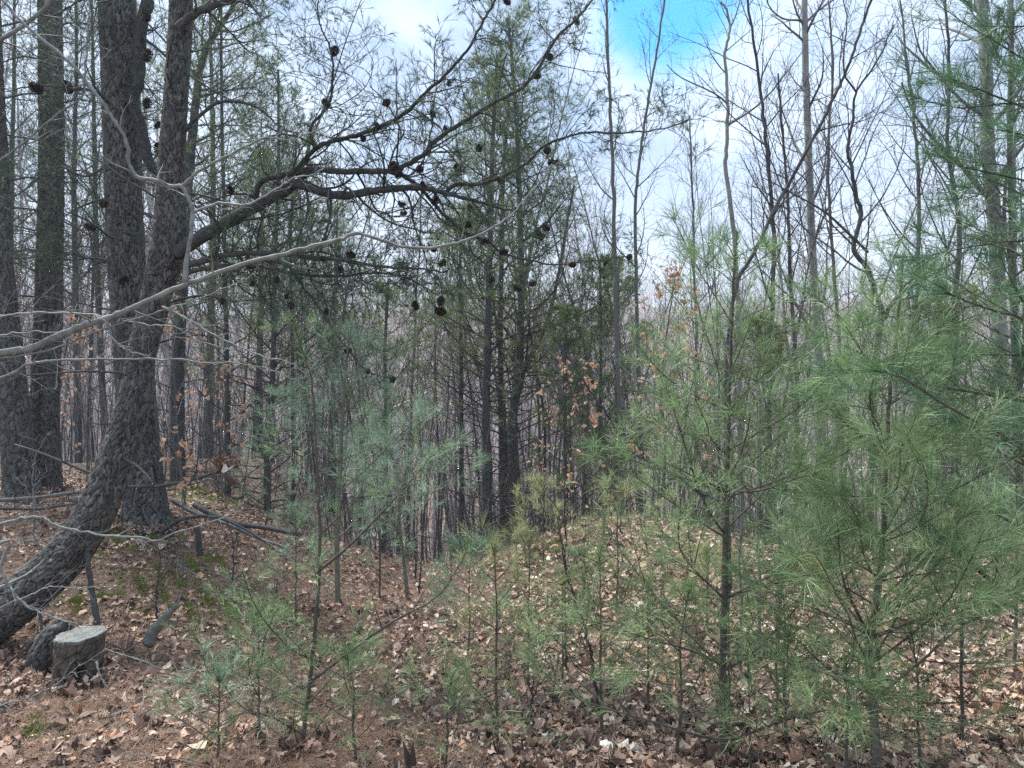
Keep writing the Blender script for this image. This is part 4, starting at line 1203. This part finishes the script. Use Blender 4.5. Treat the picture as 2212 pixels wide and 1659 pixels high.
px_bare_tree('dark crooked tree with a wide fork standing behind the bushy sapling', [(1880, 1100, 6.8), (1888, 900, 6.8), (1900, 740, 6.8), (1908, 680, 6.8), (1895, 640, 6.8), (1875, 580, 6.8), (1845, 540, 6.8), (1862, 467, 6.8), (1852, 427, 6.8), (1840, 360, 6.8), (1833, 320, 6.8), (1845, 250, 6.8), (1850, 200, 6.8), (1890, 140, 6.8), (1932, 53, 6.8)],
             .034, .007, 'bare_dark', 18, 1.1, .35, extra=[([(1910, 690, 6.8), (1940, 640, 6.7), (2000, 600, 6.6), (2050, 575, 6.5), (2110, 520, 6.5)], .022, .006),
             ([(1875, 545, 6.8), (1815, 487, 6.7), (1770, 450, 6.6), (1715, 420, 6.6), (1650, 385, 6.5)], .014, .004), ([(1850, 200, 6.8), (1825, 165, 6.8), (1822, 120, 6.8), (1830, 40, 6.8), (1815, -20, 6.8)], .010, .004)], n2=6)
px_bare_tree('straight thin bare tree just left of the blue sky gap, reaching the top edge', [(1345, 1150, 9.5), (1338, 900, 9.5), (1330, 600, 9.5), (1325, 400, 9.5), (1318, 200, 9.5), (1313, 50, 9.5), (1312, -60, 9.5)], .035, .014, 'bare', 14, .8, .3)
px_bare_tree('thin grey bare tree between the blue gap tree and the forked pale tree', [(1385, 1120, 10), (1380, 800, 10), (1372, 500, 10), (1378, 380, 10), (1395, 250, 10), (1420, 100, 10), (1440, -40, 10)], .03, .012, 'bare', 16, 1.0, .35)
px_bare_tree('thin dark multi-branched tree on the skyline right of the orange beech leaves', [(1660, 1000, 9), (1668, 700, 9), (1672, 500, 9), (1660, 350, 9), (1645, 200, 9), (1625, 60, 9), (1610, -60, 9)], .035, .012, 'bare_dark', 20, 1.5, .3)
px_bare_tree('slender bare tree whose fine twigs fill the sky left of the thick pale trunk', [(1990, 1000, 9), (1980, 700, 9), (1985, 450, 9), (1978, 300, 9), (1960, 150, 9), (1945, 0, 9)], .035, .010, 'bare', 22, 1.6, .25)
px_bare_tree('bare tree with arching branches between the wide-fork tree and the right edge', [(2070, 1000, 8), (2062, 700, 8), (2072, 500, 8), (2060, 400, 8), (2045, 300, 8), (2050, 150, 8), (2040, 0, 8)], .035, .012, 'bare_dark', 20, 1.3, .25)
px_bare_tree('pale slim trunk at the far right behind the pine sprays', [(2195, 1000, 9.5), (2190, 600, 9.5), (2186, 300, 9.5), (2184, 0, 9.5), (2183, -100, 9.5)], .04, .03, 'pale', 10, 1.2, .3, crown_mat='bare')
px_bare_tree('slim bare tree close behind the pale trunk right of centre', [(1720, 1000, 8.5), (1718, 800, 8.5), (1705, 600, 8.5), (1700, 450, 8.5), (1690, 300, 8.5), (1680, 160, 8.5)], .03, .01, 'bare_dark', 20, 1.3, .3)
px_bare_tree('slim tree with upright twigs above the dense low pines at right', [(1820, 1000, 9.2), (1815, 750, 9.2), (1800, 550, 9.2), (1790, 350, 9.2), (1800, 150, 9.2), (1790, 0, 9.2)], .03, .01, 'bare', 22, 1.5, .3)
px_bare_tree('thin bare tree left of the forked pale tree with fine upright twigs', [(1500, 1100, 11), (1505, 800, 11), (1500, 600, 11), (1495, 400, 11), (1490, 250, 11)], .03, .01, 'bare', 22, 1.4, .3)

# beech saplings with copper leaves
px_bare_tree('small dark beech holding copper leaves on the mound right of the central pines', [(1345, 1170, 7.8), (1425, 1080, 7.8), (1438, 950, 7.8), (1430, 850, 7.8), (1440, 740, 7.8), (1460, 600, 7.8)], .020, .006, 'bare_dark', 16, .75, .2, name='beech_sapling', leafs=190, n2=5)
px_bare_tree('slim beech with copper leaves between the central pines and the leaning dead stem', [(1255, 1160, 8.8), (1262, 1000, 8.8), (1270, 900, 8.8), (1250, 800, 8.8)], .018, .006, 'bare_dark', 14, .9, .15, name='beech_sapling', leafs=90, n2=4)
px_bare_tree('low beech with copper leaves beside the right flank of the central pines', [(1190, 1150, 9.5), (1185, 1000, 9.5), (1180, 900, 9.5)], .014, .005, 'bare_dark', 12, .8, .15, name='beech_sapling', leafs=60, n2=4)
px_bare_tree('thin beech with a few orange leaves right of the curved pine trunk', [(400, 1090, 8), (385, 950, 8), (378, 850, 8), (372, 740, 8), (370, 650, 8)], .012, .004, 'bare', 12, .7, .2, name='beech_sapling', leafs=70, n2=4)
px_bare_tree('thin beech with rusty leaves seen between the two left-hand pines', [(190, 1010, 11), (180, 900, 11), (170, 800, 11), (175, 700, 11)], .014, .005, 'bare', 14, 1.1, .2, name='beech_sapling', leafs=130, n2=4)
px_bare_tree('thin beech carrying orange leaves left of the small sapling group', [(480, 1040, 9), (478, 950, 9), (484, 880, 9), (490, 800, 9)], .012, .004, 'bare', 10, .6, .2, name='beech_sapling', leafs=45, n2=4)

lo_ = px_bare_tree('small shoot with pale copper leaves hanging beside the right side of the curved pine', [(395, 1120, 5.6), (392, 1050, 5.6), (380, 980, 5.6), (360, 935, 5.6)], .006, .0025, 'bare', 6, .22, .4, name='beech_sapling', leafs=16, n2=2, n3=2, tw=.0014)
# foreground bare stems
px_bare_tree('tall thin bare stem in the centre foreground passing the leaf mound', [(1222, 1480, 4.4), (1222, 1350, 4.4), (1221, 1200, 4.4), (1219, 1000, 4.4), (1216, 740, 4.4)], .008, .0022, 'bare_dark', 7, .35, .3, name='bare_sapling', n2=3, n3=2, tw=.0012)
px_bare_tree('crooked bare sapling with a bend right of the tall thin stem', [(1300, 1560, 3.7), (1288, 1480, 3.7), (1280, 1410, 3.7), (1265, 1350, 3.7), (1243, 1290, 3.7), (1225, 1220, 3.7), (1205, 1120, 3.7)], .010, .003, 'bare_dark', 9, .4, .2, name='bare_sapling', n2=3, n3=2, tw=.0012)
px_bare_tree('pale dead stem leaning left over the leaf mound toward the central pines', [(1568, 1120, 4.6), (1500, 1060, 4.6), (1417, 1006, 4.6), (1370, 983, 4.6), (1337, 936, 4.6), (1287, 863, 4.6), (1237, 786, 4.6), (1200, 733, 4.6)], .012, .004, 'bare_dark', 9, .35, .2, name='dead_sapling', n2=3, n3=2, tw=.0014)
px_bare_tree('light grey leaning branch sloping down to the tall sapling from the upper left', [(1600, 960, 4.2), (1568, 923, 4.2), (1524, 886, 4.2), (1474, 856, 4.2), (1387, 816, 4.2), (1327, 773, 4.2), (1284, 726, 4.2)], .009, .003, 'beech', 8, .3, .2, name='dead_sapling', n2=3, n3=2, tw=.0014)
px_bare_tree('pale grey stem rising right behind the tall sapling', [(1640, 860, 4.5), (1654, 830, 4.5), (1724, 770, 4.5), (1774, 710, 4.5), (1824, 670, 4.5), (1874, 623, 4.5)], .010, .003, 'beech', 6, .3, .2, name='dead_sapling', n2=3, n3=2, tw=.0014)
px_bare_tree('thin brown stem arching up right from the middle of the tall sapling', [(1575, 800, 3.5), (1651, 740, 3.6), (1681, 710, 3.6), (1757, 680, 3.7), (1807, 643, 3.8), (1891, 597, 3.9), (1947, 557, 4.0)], .006, .002, 'bare', 6, .25, .3, name='dead_sapling', n2=2, n3=2, tw=.0012)
for (vx, d, vt, lab) in ((1302, 6.8, 1010, 'thin bare sapling on the crest of the right mound'), (1265, 5.2, 1120, 'forked bare twiggy sapling in front of the pale fallen branch'), (1340, 6.9, 900, 'taller bare sapling at the top of the right mound'),
                         (1400, 6.2, 1080, 'bare twiggy sapling beside the top end of the pale fallen branch'), (1150, 3.5, 1370, 'thin bare stem beside the knee-high seedling in the foreground'), (905, 6.6, 1000, 'bare sapling at the lip of the gully'),
                         (898, 7.2, 860, 'dark thin sapling standing at the head of the gully'), (500, 5.4, 1150, 'tiny bare stem on the leafy bank'), (340, 4.9, 1180, 'thin bare stem over the moss patch'), (1680, 3.6, 1250, 'bare stem showing between the low pines at right')):
    g = GP(vx, d); vy = 829.5 + (CAM_H - g[2]) / d * FPX
    px_bare_tree(lab, [(vx, vy, d), (vx + rng.normal() * 5, vy * .6 + vt * .4, d), (vx + rng.normal() * 10, vt, d)], .004 + .0008 * d, .0018, 'bare_dark', 10, .12 + .05 * d, .25, name='bare_sapling', n2=4, n3=2, gbase=False, tw=.0010 + .0001 * d)


# ------------------------------------------------------------------ background pines
def mid_pine(name, label, pts, r0, r1, first, blen, nb, per=20, dead=.35, group=None, nlen=.08, nw=.0048, matn='bark_mid', nm='ndl_m', gbase=True, n2=7, top=None):
    pts = list(pts)
    if gbase:
        b0 = pts[0]; g = GP(b0[0], b0[2]); vy = 829.5 + (CAM_H - g[2]) / b0[2] * FPX
        if vy > b0[1] + 8: pts = [(b0[0], vy + 5, b0[2])] + pts
    n_ = max(26, len(pts) * 6)
    p = px_line(pts, n_, .003); org = p[0].copy()
    t_ = thing(name, label, 'tree', org, group)
    r = np.linspace(r0, r1, n_)
    G = Geo(); tube(G, p, r, 12, .4)
    link('trunk', G.mesh('trunk', [matn], org), t_)
    P, R = arr(p, r)
    W_ = Geo()
    # dead lower branches
    B, BR = spawn(P, R, int(nb * 1.0), .10, first + .12, (58, 88), lambda t, l_: blen * .85 + t * 0, 9, .03, .07, .05, rr=.3, rmin=.004, rmax=.012)
    tube(W_, B, BR, 4)
    C, CR = spawn(B, BR, 6, .3, 1, (30, 60), lambda t, l_: l_ * .35, 5, .02, .1, .05, rr=.5, rmin=.0025)
    tube(W_, C, CR, 3)
    # living crown
    B, BR = spawn(P, R, nb, first, .985, (45, 75), lambda t, l_: blen * np.clip((1.05 - t) / (1.05 - first), 0, 1) ** .6, 10, .05, .07, .06, rr=.4, rmin=.004, rmax=.02)
    tube(W_, B, BR, 5)
    C, CR = spawn(B, BR, n2, .2, .98, (30, 60), lambda t, l_: l_ * .5 * (1.2 - .7 * t), 6, .05, .1, .10, rr=.5, rmin=.003)
    tube(W_, C, CR, 3)
    D, DR = spawn(C, CR, 4, .25, .98, (30, 60), lambda t, l_: l_ * .45, 4, .06, .1, .08, rr=.6, rmin=.0025)
    tube(W_, D, DR, 3)
    cr_ = link('crown', W_.mesh('crown', ['twig'], org), t_)
    F = Geo()
    needles(F, D, per, .35, nlen, nw, (15, 65), .0, 1)
    needles(F, C, per, .6, nlen, nw, (15, 65), .0, 1)
    link('needles', F.mesh('needles', [nm], org), cr_)
    return t_


for (lab, pts, r0, first, bl, nb) in (
        ('thickest central pine, nearest the mound crest, with a straight dark trunk', [(1058, 1215, 11), (1053, 1100, 11), (1050, 900, 11), (1055, 700, 11), (1060, 500, 11), (1065, 300, 11), (1075, 120, 11)], .095, .45, 1.35, 44),
        ('central pine right of the thickest one, its trunk kinked and forking to the right', [(1115, 1180, 11.5), (1110, 1000, 11.5), (1108, 900, 11.5), (1122, 800, 11.5), (1125, 600, 11.5), (1120, 400, 11.5), (1110, 200, 11.5), (1095, 40, 11.5)], .095, .45, 1.6, 46),
        ('slimmer central pine half hidden between the two thick ones', [(1088, 1190, 12.5), (1085, 1000, 12.5), (1082, 700, 12.5), (1088, 400, 12.5), (1100, 220, 12.5)], .08, .45, 1.4, 38),
        ('slim pine left of the central group', [(998, 1190, 12.5), (997, 1000, 12.5), (996, 800, 12.5), (993, 600, 12.5), (1000, 450, 12.5)], .055, .5, 1.0, 26)):
    mid_pine('pine_tree', lab, pts, r0, .02, first, bl, nb)
# the right fork of the kinked pine
stick('leaning_pine_stem', 'curved dark stem rising to the right out of the kinked central pine', 'stem', [(1116, 860, 11.4), (1140, 780, 11.3), (1180, 700, 11.2), (1205, 600, 11.1), (1225, 480, 11), (1240, 400, 11)], .04, .015, 'bark_mid', ns=14, sl=.9)

MIDP = [('soft green young pine right of the central group', [(1225, 1150, 10), (1222, 950, 10), (1220, 800, 10), (1225, 660, 10)], .03, .3, .7, 34, 'ndl_m'),
        ('feathery young pine behind the pale dead leaning stem', [(1300, 1140, 11), (1298, 900, 11), (1300, 700, 11), (1298, 560, 11)], .03, .35, .75, 34, 'ndl_m'),
        ('slim green pine left of the central group near the gully', [(830, 1180, 10), (835, 950, 10), (832, 750, 10), (840, 600, 10)], .04, .4, .9, 30, 'ndl_m'),
        ('pine with a thick upright trunk behind the curved pine', [(385, 1040, 11), (385, 800, 11), (400, 500, 11), (415, 300, 11), (440, 120, 11), (500, 20, 11), (540, -80, 11)], .13, .5, 1.6, 34, 'ndl_m'),
        ('slim dark pine between the leafy beech and the log end', [(492, 1060, 10.5), (491, 900, 10.5), (488, 700, 10.5), (485, 500, 10.5), (480, 200, 10.5), (480, -50, 10.5)], .05, .45, 1.3, 30, 'ndl_m'),
        ('dark pine with dead side branches at the far end of the fallen log', [(578, 1090, 10), (578, 950, 10), (590, 800, 10), (592, 600, 10), (600, 400, 10), (600, 150, 10)], .055, .4, 1.3, 32, 'ndl_m'),
        ('thin dark pine just left of the reddish sapling', [(633, 1120, 10.5), (632, 900, 10.5), (630, 700, 10.5), (628, 500, 10.5), (640, 300, 10.5)], .03, .45, 1.0, 26, 'ndl_m'),
        ('tall pine at the upper left behind the second trunk', [(170, 1000, 15), (165, 700, 15), (160, 400, 15), (165, 100, 15), (160, -200, 15)], .075, .3, 2.1, 30, 'ndl_d'),
        ('tall pine behind the left edge trunk', [(20, 1010, 16), (20, 700, 16), (25, 400, 16), (30, 100, 16), (30, -200, 16)], .08, .3, 2.1, 30, 'ndl_d'),
        ('dense dark pine between the two big left trunks', [(230, 1000, 17), (215, 700, 17), (205, 400, 17), (200, 100, 17), (190, -200, 17)], .08, .3, 2.1, 30, 'ndl_d'),
        ('tall pine whose crown fills the sky right of the curved pine', [(450, 1010, 16), (455, 700, 16), (460, 400, 16), (455, 100, 16), (450, -200, 16)], .09, .4, 2.2, 32, 'ndl_m'),
        ('distant pine above the end of the fallen log', [(560, 1030, 19), (560, 800, 19), (565, 550, 19), (570, 330, 19)], .12, .35, 2.2, 44, 'ndl_m'),
        ('distant rounded pine left of the gully behind the blue-green sapling', [(720, 1080, 20), (720, 850, 20), (725, 600, 20), (730, 440, 20)], .12, .3, 2.2, 44, 'ndl_m'),
        ('small distant pine right of the forked pale tree', [(1330, 1080, 15), (1332, 850, 15), (1335, 700, 15), (1338, 560, 15)], .06, .3, 1.2, 34, 'ndl_m'),
        ('pine behind the pale trunks at the right edge', [(2200, 1000, 9), (2190, 700, 9), (2185, 500, 9), (2180, 250, 9), (2190, 20, 9)], .06, .2, 1.2, 40, 'ndl_d'),
        ('young pine behind the bushy sapling', [(2040, 1100, 7.5), (2035, 900, 7.5), (2030, 760, 7.5), (2028, 640, 7.5)], .03, .2, .8, 34, 'ndl_m'),
        ('young pine on the slope behind the tall sapling', [(1640, 1120, 8), (1640, 950, 8), (1638, 800, 8), (1640, 700, 8)], .03, .25, .7, 32, 'ndl_m')]
for (lab, pts, r0, first, bl, nb, nm) in MIDP:
    mid_pine('pine_tree', lab, pts, r0, .015, first, bl, nb, nm=nm, per=(14 if pts[0][2] < 12 else 14) - (4 if nm == 'ndl_d' else 0), nlen=.075 if pts[0][2] < 12 else .11, nw=.005 if pts[0][2] < 12 else .0075)

# ------------------------------------------------------------------ the crowd of thin trunks on the slope: individual trees from a few shared meshes
VAR = []
for k in range(10):
    a_, b_ = bare_tree_mesh(h=7 + 4 * rng.random(), r0=.020 + .030 * rng.random(), detail=1, first=.25 + .2 * rng.random(), spread=.17 + .08 * rng.random(), nb=18, up=.10, wig=.03 + .02 * rng.random())
    VAR.append((a_.mesh('trunk', ['bare' if k % 2 else 'bare_dark']), b_.mesh('crown', ['bare'])))


def crowd(n_, vx0, vx1, d0, d1, label, group, name='bare_tree', scm=1.0, seed=0):
    rs = np.random.default_rng(seed)
    for i in range(n_):
        vx = vx0 + (vx1 - vx0) * (i + rs.random()) / n_
        d = d0 + (d1 - d0) * rs.random()
        g = GP(vx, d)
        k = int(rs.integers(len(VAR)))
        t_ = thing(name, label, 'tree', g, group, rs.random() * 6.28, float(scm * (.8 + .4 * rs.random())))
        link('trunk', VAR[k][0], t_); link('crown', VAR[k][1], t_)


crowd(36, 640, 1040, 13, 27, 'thin bare tree among the crowded grey trunks beyond the gully', 'thin bare trees beyond the gully', seed=1)
crowd(56, 1050, 1560, 12, 26, 'thin bare tree among the crowded trunks behind the right-hand leaf mound', 'thin bare trees behind the right mound', seed=2)
crowd(50, 1560, 2300, 10, 25, 'thin bare tree in the thicket of grey trunks behind the right-hand saplings', 'thin bare trees behind the right-hand saplings', seed=3)
crowd(26, -80, 640, 13, 28, 'thin bare tree among the grey trunks behind the left-hand pines', 'thin bare trees behind the left-hand pines', seed=4)

# ------------------------------------------------------------------ far wood across the valley: one mass
def far_wood():
    vs = []
    for k in range(8):
        a_, b_ = bare_tree_mesh(h=11 + 4 * rng.random(), r0=.12, detail=0, first=.25, spread=.30, nb=22, up=.10, sides=4)
        for g_ in (a_, b_):
            pass
        v = np.concatenate(a_.v + b_.v); q = np.concatenate(a_.q + [x + a_.n for x in b_.q]); rr = np.concatenate(a_.r + b_.r)
        vs.append((v, q, rr))
    G = Geo()
    rs = np.random.default_rng(5)
    spots = []
    for (n_, d0, d1) in ((260, 26, 60), (340, 60, 120), (800, 120, 330)):
        for i in range(n_):
            d = math.sqrt(d0 ** 2 + (d1 ** 2 - d0 ** 2) * rs.random()); spots.append(((rs.random() - .5) * 1.7, d))
    S_ = np.array(spots)
    x, y = S_[:, 1] * np.sin(S_[:, 0]), S_[:, 1] * np.cos(S_[:, 0])
    z = H(x, y)
    for i in range(len(S_)):
        v, q, rr = vs[int(rs.integers(8))]
        c_, s_ = math.cos(rs.random() * 6.28), math.sin(rs.random() * 6.28)
        a = rs.random() * 6.28; c_, s_ = math.cos(a), math.sin(a)
        sc = .75 + .5 * rs.random()
        w = np.stack([v[:, 0] * c_ - v[:, 1] * s_, v[:, 0] * s_ + v[:, 1] * c_, v[:, 2]], 1) * sc + np.array([x[i], y[i], z[i]])
        G.add(w, q, None, np.clip(rr * .6 + .4 * rs.random(), 0, 1))
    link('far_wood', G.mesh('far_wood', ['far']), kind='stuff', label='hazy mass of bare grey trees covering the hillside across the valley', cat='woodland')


far_wood()

# brush between the trunks
def brush():
    rs = np.random.default_rng(9)
    n_ = 2600
    d = 10 + 26 * rs.random(n_); vx = -100 + 2450 * rs.random(n_)
    x = (vx - 1106) / FPX * d
    p0 = np.stack([x, d, H(x, d) - .05], 1)
    P = grow(p0, norm(rs.normal(size=(n_, 3)) * .12 + np.array([0, 0, 1.])), 1.2 + 3.2 * rs.random(n_), 6, .03, .06, .02)
    R = (.006 + .008 * rs.random(n_))[:, None] * np.linspace(1, .3, 6)[None]
    G = Geo(); tube(G, P, R, 3)
    C, CR = spawn(P, R, 6, .25, .98, (25, 60), lambda t, l_: l_ * .28 * (1.2 - .6 * t), 4, .05, .1, .03, rr=.5, rmin=.003)
    tube(G, C, CR, 3)
    link('brush', G.mesh('brush', ['bare']), kind='stuff', label='tangle of fine grey brush stems between the trunks on the slope', cat='brush')


brush()


# ------------------------------------------------------------------ the air over the valley
def haze():
    hm_ = bpy.data.materials.new('haze'); hm_.use_nodes = True
    n, l = hm_.node_tree.nodes, hm_.node_tree.links
    n.remove(n['Principled BSDF'])
    pv = n.new('ShaderNodeVolumePrincipled')
    pv.inputs['Color'].default_value = (.86, .90, 1, 1)
    pv.inputs['Density'].default_value = .0013
    l.new(pv.outputs[0], n['Material Output'].inputs['Volume'])
    x, y0, y1, z0, z1 = 950, -950, 950, -16, 75
    v = [(-x, y0, z0), (x, y0, z0), (x, y1, z0), (-x, y1, z0), (-x, y0, z1), (x, y0, z1), (x, y1, z1), (-x, y1, z1)]
    me = bpy.data.meshes.new('haze')
    me.from_pydata(v, [], [(0, 3, 2, 1), (4, 5, 6, 7), (0, 1, 5, 4), (1, 2, 6, 5), (2, 3, 7, 6), (3, 0, 4, 7)])
    me.materials.append(hm_)
    link('haze', me, kind='stuff', label='thin pale air between the viewer and the far hillside', cat='haze')


haze()
